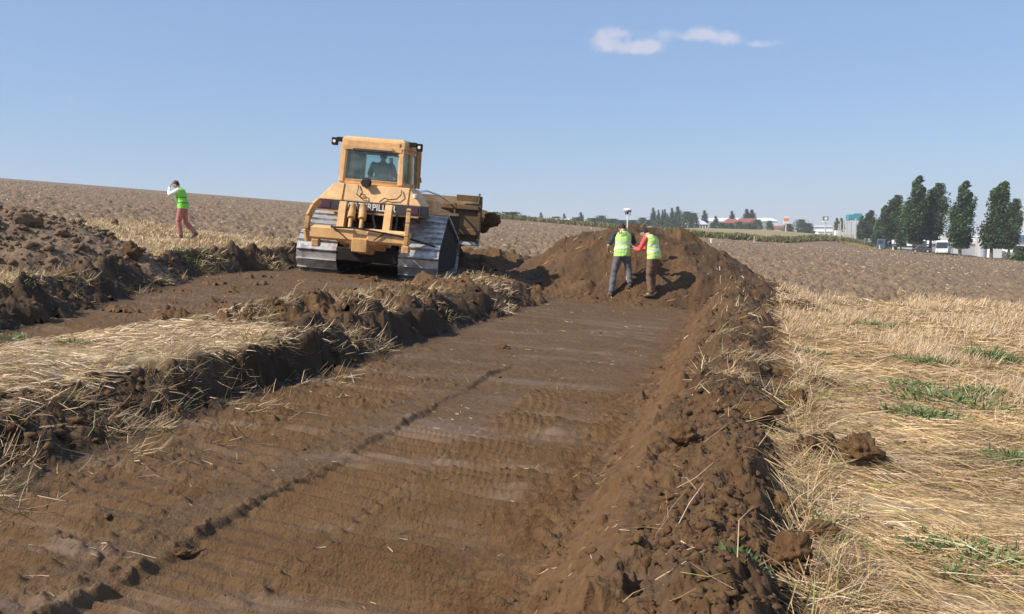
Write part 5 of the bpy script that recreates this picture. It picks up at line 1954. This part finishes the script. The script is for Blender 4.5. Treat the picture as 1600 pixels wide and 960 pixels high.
for px, yt, kd, wd, lb in ((845, 332, 'slim', 1.2, 'small lone conifer sticking over the hill left of the mound'), (881, 334, 'slim', 1.3, 'conifer on the skyline right of the small white roof'),
                           (907, 332, 'slim', 1.6, 'pointed conifer over the low bushes left of the survey pole'), (868, 340, 'bush', 1.0, 'low bush between two skyline conifers'),
                           (771, 333, 'bush', 1.2, 'tiny bush on the crest right of the blade'), (798, 333, 'bush', 1.6, 'flat bush on the crest between blade and lone conifer'),
                           (900, 341, 'bush', 1.2, 'dark bush below the pointed conifer'), (925, 342, 'bush', 1.5, 'left end of the skyline hedge'), (938, 338, 'round', 1.3, 'round tree rising from the skyline hedge'),
                           (953, 343, 'bush', 1.8, 'hedge bush left of the survey pole'), (968, 345, 'bush', 1.8, 'hedge bush behind the survey pole'), (985, 345, 'bush', 1.8, 'hedge bush right of the survey pole'),
                           (1002, 341, 'round', 1.2, 'small round tree over the mound top'), (1010, 345, 'bush', 1.5, 'bush above the man in red sleeves'), (1030, 344, 'bush', 2.0, 'wide bush under the slender poplars'),
                           (1048, 343, 'bush', 2.0, 'bush under the two tallest slender poplars'), (1070, 332, 'round', 1.1, 'loose round tree left of the white house'), (1081, 334, 'round', 1.0, 'second loose round tree next to the white house'),
                           (1110, 349, 'round', 1.0, 'dark tree right of the white house'), (1116, 338, 'slim', 1.8, 'narrow dark tree right of the white house'), (1125, 349, 'bush', 1.6, 'broad bush in front of the long white hall'),
                           (1138, 350, 'bush', 1.5, 'bush left of the red roof'), (1152, 347, 'round', 1.4, 'round tree in front of the red roof'), (1180, 344, 'round', 1.5, 'largest round tree right of the red roof'),
                           (1166, 350, 'bush', 1.8, 'bush under the dark poplar pair'), (1199, 346, 'round', 1.0, 'small round tree alone right of the town'), (1228, 351, 'bush', 1.3, 'small bush under the orange sign'),
                           (1248, 344, 'round', 1.4, 'big round tree right of the orange sign'), (1258, 350, 'bush', 1.4, 'bush at the right foot of the big round tree')):
    dst = 330 if px < 830 else 490
    tree(px, dst, yt, kd, lb, 'distant_tree', 'tree', RG, wd * .72, ybase=364 if px < 1185 else 368)

# ------------------------------------------------------------------ buildings of the town
WALLW = simple('white_wall', (.72, .71, .68), rough=.7, var=.05, scale=.2)
WALLG = simple('grey_wall', (.42, .43, .44), rough=.7, var=.08, scale=.2)
WALLC = simple('cream_wall', (.60, .52, .40), rough=.8, var=.08, scale=.2)
ROOFR = simple('red_roof', (.30, .085, .055), rough=.8, var=.15, scale=.6)
ROOFG = simple('pale_roof', (.55, .56, .58), rough=.45, var=.06, scale=.3)
ROOFW = simple('white_roof', (.80, .80, .79), rough=.5, var=.04, scale=.3)
ROOFB = simple('blue_fascia', (.11, .18, .25), rough=.6, var=.05, scale=.3)
WIN = simple('window_dark', (.03, .04, .05), rough=.12, var=.1)
TEAL = simple('teal_paint', (.045, .26, .33), rough=.5, var=.12, scale=.5)
ORANGE = simple('orange_panel', (.75, .22, .07), rough=.5, var=.04)
NAVY = simple('dark_panel', (.05, .09, .13), rough=.4, var=.05)
CONC = simple('concrete', (.48, .45, .37), rough=.85, var=.12, scale=2)


def building(px0, px1, Y, ywall, label, wall, roof, yroof=None, depth=14, gable='x', wins=0, ybase=366, cat='building', name='building', storeys=1, fascia=None):
    x0, x1 = at(px0, Y)[0], at(px1, Y)[0]
    zb, zw = z_at(ybase, Y), z_at(ywall, Y)
    zg = float(top((x0 + x1) / 2, Y + depth / 2)[0])
    zb = min(zb, zg)
    w = x1 - x0
    o = empty(name, ((x0 + x1) / 2, Y + depth / 2, zb))
    tag(o, label, cat)
    h = zw - zb
    m = MB(); m.box((0, 0, h / 2), (w, depth, h)); m.build('wall', wall, o)
    m = MB()
    if yroof is not None:
        r_ = z_at(yroof, Y + depth * .5) - zb
        e = .4
        if gable == 'x':
            m.loft([[(-w / 2 - e, -depth / 2 - e, h - .02), (-w / 2 - e, 0, r_), (-w / 2 - e, depth / 2 + e, h - .02)], [(w / 2 + e, -depth / 2 - e, h - .02), (w / 2 + e, 0, r_), (w / 2 + e, depth / 2 + e, h - .02)]])
        elif gable == 'hip':
            m.loft([[(-w / 2 - e, -depth / 2 - e, h), (w / 2 + e, -depth / 2 - e, h), (w / 2 + e, depth / 2 + e, h), (-w / 2 - e, depth / 2 + e, h)],
                    [(-w / 2 + w * .25, -.3, r_), (w / 2 - w * .25, -.3, r_), (w / 2 - w * .25, .3, r_), (-w / 2 + w * .25, .3, r_)]])
        else:
            m.loft([[(-w / 2 - e, -depth / 2 - e, h - .02), (0, -depth / 2 - e, r_), (w / 2 + e, -depth / 2 - e, h - .02)], [(-w / 2 - e, depth / 2 + e, h - .02), (0, depth / 2 + e, r_), (w / 2 + e, depth / 2 + e, h - .02)]])
    else:
        m.box((0, 0, h + .25), (w + .8, depth + .8, .5))
    m.build('roof', roof, o)
    if fascia is not None:
        m = MB(); m.box((0, -depth / 2 - .45, h - .1), (w + 1.0, .3, 1.5)); m.build('fascia', fascia, o)
    for k in range(wins):
        for s_ in range(storeys):
            xx = -w / 2 + w * (k + .5) / wins
            zz = h * (s_ + .55) / storeys
            m = MB(); m.box((xx, -depth / 2 - .03, zz), (min(1.5, w / wins * .5), .10, min(1.4, h / storeys * .45))); m.build('window', WIN, o)
    return o


building(1080, 1212, 560, 346.0, 'long white industrial hall behind the dark skyline trees', WALLW, ROOFW, 341.0, 30, wins=0)
building(1083, 1104, 500, 351, 'white two-storey house with small windows left of the hall', WALLW, ROOFG, 345, 10, 'hip', 5, storeys=2)
building(1131, 1158, 505, 348.5, 'house with a red hipped roof, left of the dark poplar pair', WALLC, ROOFR, 342.5, 12, 'hip', 4)
building(1157, 1182, 508, 347.5, 'house with a long red roof behind the dark poplar pair', WALLC, ROOFR, 341.5, 12, 'x', 3)
building(869, 888, 420, 347, 'low white roofed shed by the conifer on the left skyline', WALLW, ROOFW, 342, 10, 'x')
building(888, 926, 440, 349.5, 'long low white shed beneath the left skyline bushes', WALLW, ROOFG, 347, 10, 'x')
building(1000, 1019, 470, 358, 'small pale roof showing over the top of the mound', WALLC, ROOFG, 354, 9, 'x')
building(1205, 1224, 520, 357, 'low cream house with brown roof left of the orange sign', WALLC, ROOFR, 353, 10, 'x', 2, ybase=372)
building(1214, 1245, 560, 357, 'pale low building behind the orange sign', WALLW, ROOFG, 354, 12, 'x', ybase=372)
building(1262, 1300, 560, 355, 'long white warehouse behind the round dark sign', WALLW, ROOFG, 352, 24, 'x', 6, ybase=374)
building(1275, 1300, 520, 362, 'small white workshop in front of the long warehouse', WALLW, ROOFW, 359, 12, 'x', 3, ybase=374)
building(1352, 1388, 330, 380, 'grey flat hall glimpsed under the roadside poplars', WALLG, ROOFG, None, 20, wins=0, ybase=395)
building(1404, 1436, 270, 381, 'white tarpaulin shed between the poplar trunks', WALLW, ROOFW, 373, 14, 'x', ybase=398)
building(1448, 1486, 260, 381, 'white tent-roofed hall behind the white bus', WALLG, ROOFW, 370, 16, 'y', ybase=398)
building(1494, 1524, 270, 381, 'beige-roofed hall right of the bus behind the poplars', WALLG, simple('beige_roof', (.55, .47, .36), rough=.7, var=.06), 370, 16, 'x', ybase=398)
building(1578, 1640, 262, 371, 'big white warehouse with a dark blue roof band at the right edge', WALLW, ROOFG, None, 30, ybase=394, fascia=ROOFB)
building(1546, 1562, 262, 383, 'small white shed between the two right-hand poplars', WALLW, ROOFW, 379, 8, 'x', ybase=396)

# tall chimney hazy at the right edge
X, Y_, Z = at(1599, 700)
zt = z_at(282, 700) - Z
ch = empty('chimney', (X, Y_, Z))
tag(ch, 'tall pale tapering chimney at the right edge behind the poplars', 'chimney')
m = MB(); m.cyl((0, 0, -.5), (0, 0, zt * .96), 4.4, 3.0, n=40); m.build('shaft', simple('pale_concrete', (.40, .42, .46), rough=.85, var=.06, scale=.1), ch, autosm=True)
m = MB(); m.cyl((0, 0, zt * .96), (0, 0, zt), 3.3, 3.3, n=40)
for k in range(5): m.cyl((0, 0, zt * (.2 + .15 * k)), (0, 0, zt * (.2 + .15 * k) + .5), 4.4 - .9 * (.5 + .5 * k / 2) * .6, n=40)
m.build('rim', CONC, ch, autosm=True)

# silo and lattice frame between the poplars
X, Y_, Z = at(1529, 250)
so = empty('silo', (X, Y_, Z)); tag(so, 'grey domed silo between the tall poplars right of the bus', 'silo')
hh = z_at(371, 250) - Z
m = MB(); m.cyl((0, 0, -.2), (0, 0, hh), 1.5, n=28); m.build('tank', WALLG, so, autosm=True)
m = MB(); m.sph((0, 0, hh), 1.5, 1, 1, .6, 3); m.build('dome', ROOFW, so, smooth=True)
X, Y_, Z = at(1522, 245)
po_ = empty('street_lamp', (X, Y_, Z)); tag(po_, 'thin pale lamp post left of the grey silo', 'street lamp')
hh = z_at(352, 245) - Z
m = MB(); m.cyl((0, 0, -.2), (0, 0, hh), .16, .09, n=12); m.build('post', CONC, po_, autosm=True)
m = MB(); m.tube([(0, 0, hh - .05), (-.4, 0, hh + .15), (-1.2, 0, hh + .1)], .05, 8); m.box((-1.4, 0, hh + .08), (.5, .2, .1), bevel=.02); m.build('lamp_head', WALLG, po_)


def post_sign(px, Y, ytop, ymid, ybase, half_px, label, panel_mat, low_mat, disc=False):
    X, Yq, Z = at(px, Y)
    Z = min(Z, z_at(ybase, Y))
    o = empty('sign', (X, Yq, Z)); tag(o, label, 'sign')
    w = half_px * 2 / FPX * Y
    zt_, zm = z_at(ytop, Y) - Z, z_at(ymid, Y) - Z
    zl = zm - (zt_ - zm) * .45
    m = MB(); m.cyl((0, 0, -.3), (0, 0, zl), .35, n=14); m.build('post', CONC, o, autosm=True)
    m = MB(); m.box((0, 0, (zt_ + zm) / 2), (w, .8, zt_ - zm), bevel=.05); m.build('panel', panel_mat, o)
    m = MB(); m.box((0, 0, (zl + zm) / 2 - .05), (w * 1.1, .9, (zm - zl) * .9), bevel=.05); m.build('lower_panel', low_mat, o)
    if disc:
        m = MB(); m.cyl((0, -.48, (zt_ + zm) / 2), (0, -.40, (zt_ + zm) / 2), w * .33, n=28); m.build('disc', WHITE, o)
    else:
        m = MB(); m.box((0, -.42, zt_ - .25 * (zt_ - zm)), (w * .96, .06, (zt_ - zm) * .45)); m.build('upper_band', WHITE, o)
    return o


post_sign(1225, 480, 337.5, 346, 366, 4, 'tall pole sign with a pale orange panel over a white one', ORANGE, WHITE)
post_sign(1286, 440, 338.5, 345, 371, 4, 'pole sign with a white disc on a dark square panel', NAVY, WHITE, True)

# teal tank high on legs
X, Y_, Z = at(1330, 400)
w, z0_, z1_ = 22 / FPX * 400, z_at(344.5, 400) - Z, z_at(335.5, 400) - Z
tk = empty('water_tank', (X, Y_, Z)); tag(tk, 'teal box tank raised on legs above the posts and trees', 'water tank')
m = MB(); m.box((0, 0, (z0_ + z1_) / 2), (w, 3.2, z1_ - z0_), bevel=.1); m.box((w * .22, 0, z1_ + .25), (w * .5, 2.6, .5), bevel=.05); m.build('tank', TEAL, tk)
for sx in (-1, 1):
    for sy in (-1, 1):
        m = MB(); m.bar((sx * w * .42, sy * 1.2, -.3), (sx * w * .42, sy * 1.2, z0_), .3, .3); m.build('leg', CONC, tk)
m = MB()
for k in range(7): m.cyl((-w / 2 + w * (k + .5) / 7, 0, z1_), (-w / 2 + w * (k + .5) / 7, 0, z1_ + .9), .04, n=6)
m.build('rail_posts', WALLG, tk)

# concrete posts in a line
for px, yt, yb, Y, lb in ((1333, 342, 383, 290, 'nearest and tallest concrete post left of the roadside trees'), (1325.5, 346, 383, 305, 'second concrete post, just left of the tallest'),
                          (1319, 347, 375, 345, 'third concrete post from the right'), (1314.5, 345, 374, 370, 'fourth concrete post from the right'),
                          (1309.5, 346, 372, 400, 'fifth concrete post beside the two slim trees'), (1307, 350, 371, 420, 'thin concrete post between the slim trees'),
                          (1298.5, 345, 369, 440, 'leftmost and farthest pale concrete post')):
    X, Yq, Z = at(px, Y)
    Z = min(Z, z_at(yb, Y))
    o = empty('concrete_post', (X, Yq, Z)); tag(o, lb, 'post', 'concrete posts beside the far field')
    h = z_at(yt, Y) - Z
    m = MB(); m.bar((0, 0, -.2), (0, 0, h), .42, .42, .03); m.build('shaft', CONC, o)
    m = MB(); m.bar((-.5, 0, h - .4), (.5, 0, h - .4), .12, .12); m.build('crossarm', CONC, o)

# marker stakes in the field
for px, yb, hpx_, Y, lb in ((1109, 373, 8, 95, 'thick white marker stake in the crop right of the mound'), (842, 352, 11, 130, 'thin pale marker stake on the crest left of the mound'),
                            (1176, 377, 10, 150, 'thin wooden stake right of the white marker stake'), (1220, 369, 10, 200, 'faint thin stake under the orange sign'),
                            (1371, 391, 8, 205, 'short white stake at the road edge under the poplars'), (1392, 391, 7, 205, 'second short white stake at the road edge')):
    X, Yq, Z = at(px, Y)
    o = empty('marker_stake', (X, Yq, Z)); tag(o, lb, 'stake', 'marker stakes in the field')
    h = hpx_ / FPX * Y
    wd = .16 if 'thick' in lb or 'short' in lb else .08
    m = MB(); m.box((0, 0, h / 2 - .1), (wd, wd, h + .2), bevel=.01); m.build('stake', WHITE if 'white' in lb else CONC, o)
    m = MB(); m.box((0, 0, h), (wd * 1.15, wd * 1.15, .12)); m.build('tip', WHITE, o)

# ------------------------------------------------------------------ road, its verge and the traffic
rp_ = [at(1720, 176), at(1600, 186), at(1500, 193), at(1440, 205), at(1400, 240), at(1370, 280), at(1350, 330), at(1338, 400), at(1330, 500)]
rc = []
for (a, b2) in zip(rp_, rp_[1:]):
    for k in range(12):
        rc.append((a[0] + (b2[0] - a[0]) * k / 12, a[1] + (b2[1] - a[1]) * k / 12))
rc = np.array(rc)
for _ in range(6): rc[1:-1] = (rc[:-2] + rc[1:-1] * 2 + rc[2:]) / 4
tg = np.gradient(rc, axis=0); tg /= np.linalg.norm(tg, axis=1, keepdims=True)
nrm2 = np.stack([-tg[:, 1], tg[:, 0]], 1)


def strip(name, off0, off1, lift, mat, label=None):
    L_, R_ = rc + nrm2 * off0, rc + nrm2 * off1
    zc = plane(rc[:, 0], rc[:, 1]) + lift
    V = np.concatenate([np.c_[L_, zc], np.c_[R_, zc]])
    n_ = len(rc); i_ = np.arange(n_ - 1)
    me = mesh_np(name, V, np.stack([i_, i_ + 1, i_ + 1 + n_, i_ + n_], 1))
    o = link(name, me, mat)
    tag(o, label, None, kind='structure')
    return o


strip('road', -3.6, 3.6, .30, simple('asphalt', (.060, .060, .062), rough=.85, var=.15, scale=1.5), 'grey asphalt road behind the roadside poplars')
strip('road_markings', -.08, .08, .305, WHITE, 'pale centre line of the road')
strip('road_shoulder', -5.4, 5.4, .26, simple('gravel', (.24, .20, .15), rough=.95, var=.2, scale=3), 'gravel shoulder of the road')

n = 26000
i_ = rng.integers(0, len(rc) - 1, n)
off = np.where(rng.random(n) < .75, rng.uniform(-16, -4.6, n), rng.uniform(4.6, 12, n))
sg = 1 if (nrm2[20] @ -rc[20]) < 0 else -1
P_ = rc[i_] + (rc[i_ + 1] - rc[i_]) * rng.random((n, 1)) + nrm2[i_] * (off * sg)[:, None]
z = top(P_[:, 0], P_[:, 1], fine=False)
el = np.clip(rng.normal(R(65), R(18), n), .2, 1.5); az = rng.uniform(0, 6.28, n)
D = np.stack([np.cos(az) * np.cos(el), np.sin(az) * np.cos(el), np.sin(el)], 1)
vt = straw_tint(n, .35, 0) * .8
vo_ = ribbons('verge_grass', np.c_[P_, z - .02], D, rng.uniform(.15, .5, n), rng.uniform(.08, .2, n), vt, LEAF, .15)
tag(vo_, 'dry yellow-green grass verge along the road under the poplars', 'grass', kind='stuff')


def wheel(parent, x, y, r, w=.28):
    m = MB(); m.cyl((x - w / 2, y, r), (x + w / 2, y, r), r, n=24); wo = m.build('wheel', RUBBER, parent, autosm=True)
    s_ = 1 if x > 0 else -1
    m = MB(); m.cyl((x + s_ * (w / 2), y, r), (x + s_ * (w / 2 + .02), y, r), r * .55, n=18); m.build('rim', WALLG, wo)


# white bus coming along the road: front towards the camera
X, Y_, _ = at(1470, 197); Z = float(plane(X, Y_)) + .31
bus = empty('bus', (X, Y_, Z)); bus.rotation_euler = (0, 0, R(-29))
tag(bus, 'white bus facing the camera on the road below the tall poplars', 'bus')
m = MB(); m.loft([[(-1.25, -5.0, .35), (1.25, -5.0, .35), (1.25, -5.05, 1.5), (1.20, -4.75, 3.05), (-1.20, -4.75, 3.05), (-1.25, -5.05, 1.5)],
                  [(-1.25, 5.0, .35), (1.25, 5.0, .35), (1.25, 5.0, 1.5), (1.20, 4.95, 3.05), (-1.20, 4.95, 3.05), (-1.25, 5.0, 1.5)]])
m.build('body', WHITE, bus, bevel=.08)
m = MB(); m.loft([[(-1.12, -5.07, 1.5), (1.12, -5.07, 1.5), (1.08, -4.84, 2.72), (-1.08, -4.84, 2.72)], [(-1.12, -5.02, 1.5), (1.12, -5.02, 1.5), (1.08, -4.79, 2.72), (-1.08, -4.79, 2.72)]]); m.build('windscreen', WIN, bus)
for s_ in (-1, 1):
    for k in range(5):
        m = MB(); m.box((s_ * 1.245, -3.7 + k * 1.8, 2.1), (.03, 1.55, .9)); m.build('side_window', WIN, bus)
    m = MB(); m.box((s_ * .92, -5.06, .8), (.34, .06, .2), bevel=.02); m.build('headlight', LENS, bus)
    m = MB(); m.bar((s_ * 1.25, -4.9, 2.5), (s_ * 1.5, -5.2, 2.4), .05, .05); m.box((s_ * 1.5, -5.2, 2.2), (.2, .08, .4)); m.build('mirror', RUBBER, bus)
    for yy in (-3.2, 3.0): wheel(bus, s_ * 1.12, yy, .48)
m = MB(); m.box((0, -5.06, .45), (2.3, .08, .16)); m.build('bumper', RUBBER, bus)

# articulated lorry with a dark low trailer and white load seen side-on
X, Y_, _ = at(1418, 218); Z = float(plane(X, Y_)) + .31
tr_o = empty('lorry', (X, Y_, Z)); tr_o.rotation_euler = (0, 0, R(55))
tag(tr_o, 'lorry with a dark flat trailer passing behind the poplar trunks', 'lorry')
m = MB(); m.box((0, 0, 1.05), (2.4, 9.5, .28), bevel=.03); m.box((0, 4.65, 1.7), (2.4, .15, 1.2)); m.build('trailer_bed', RUBBER, tr_o)
m = MB(); m.box((0, -1.6, 1.9), (2.2, 4.2, 1.3), bevel=.08); m.build('load', WHITE, tr_o)
m = MB(); m.box((0, 6.4, 1.75), (2.4, 2.0, 2.4), bevel=.12); cabo = m.build('cab', NAVY, tr_o)
m = MB(); m.box((0, 7.42, 2.2), (2.1, .04, .9)); m.build('windscreen', WIN, cabo)
for s_ in (-1, 1):
    m = MB(); m.box((s_ * 1.21, 6.5, 2.2), (.04, 1.1, .8)); m.build('side_window', WIN, cabo)
    for yy in (-3.8, -2.6, 3.6, 6.6): wheel(tr_o, s_ * 1.05, yy, .48)


def car(px, Y, rz, mat, label):
    X, Yq, _ = at(px, Y); Z = float(plane(X, Yq)) + .31
    o = empty('car', (X, Yq, Z)); o.rotation_euler = (0, 0, rz); tag(o, label, 'car')
    m = MB(); xprism(m, [(-2.1, .35), (-2.15, .8), (-1.9, .95), (-1.3, 1.0), (-.7, 1.42), (.7, 1.45), (1.3, 1.02), (2.0, .88), (2.15, .6), (2.1, .35)], -.85, .85)
    m.build('body', mat, o, bevel=.06)
    m = MB(); xprism(m, [(-1.15, 1.03), (-.68, 1.36), (.66, 1.38), (1.12, 1.03)], -.862, .862); m.build('side_windows', WIN, o)
    m = MB(); m.loft([[(-.7, 1.36, 1.03), (.7, 1.36, 1.03), (.65, .78, 1.42), (-.65, .78, 1.42)], [(-.7, 1.33, 1.0), (.7, 1.33, 1.0), (.65, .75, 1.39), (-.65, .75, 1.39)]]); m.build('windscreen', WIN, o)
    for s_ in (-1, 1):
        for yy in (-1.3, 1.3): wheel(o, s_ * .80, yy, .32, .2)
    return o


car(1437, 206, R(60), simple('dark_car_paint', (.05, .04, .05), rough=.3, var=.05), 'dark car on the road left of the white bus')
car(1388, 262, R(40), simple('red_car_paint', (.10, .03, .03), rough=.3, var=.05), 'dark red car on the road behind the short white stakes')
X, Y_, Z = at(1307, 430); Z = min(Z, z_at(366, 430))
vn_ = empty('box_truck', (X, Y_, Z)); tag(vn_, 'small white box truck parked left of the concrete posts', 'truck')
s_ = 1.0
m = MB(); m.box((-.4, 0, 2.0), (3.0, 2.2, 2.4), bevel=.05); m.build('cargo_box', WHITE, vn_)
m = MB(); m.box((1.75, 0, 1.45), (1.2, 2.0, 1.7), bevel=.15); m.build('cab', WHITE, vn_)
m = MB()
for xx in (-1.2, 1.6):
    m.cyl((xx, -1.05, .42), (xx, -.8, .42), .42, n=18); m.cyl((xx, .8, .42), (xx, 1.05, .42), .42, n=18)
m.build('axle', RUBBER, vn_)

# ------------------------------------------------------------------ haze: the air over the whole plain
hz_b = MB()
hz_b.box((0, 0, 7), (9200, 9200, 104))
hm = bpy.data.materials.new('haze'); hm.use_nodes = True
for n_ in list(hm.node_tree.nodes):
    if n_.type == 'BSDF_PRINCIPLED': hm.node_tree.nodes.remove(n_)
pv_ = nd(hm.node_tree, 'ShaderNodeVolumePrincipled')
pv_.inputs['Color'].default_value = (.86, .90, .97, 1)
pv_.inputs['Density'].default_value = .00032
pv_.inputs['Anisotropy'].default_value = .2
hm.node_tree.links.new(pv_.outputs[0], hm.node_tree.nodes['Material Output'].inputs['Volume'])
ho = hz_b.build('haze', hm)
tag(ho, 'thin pale air haze over the whole plain', 'haze', kind='stuff')
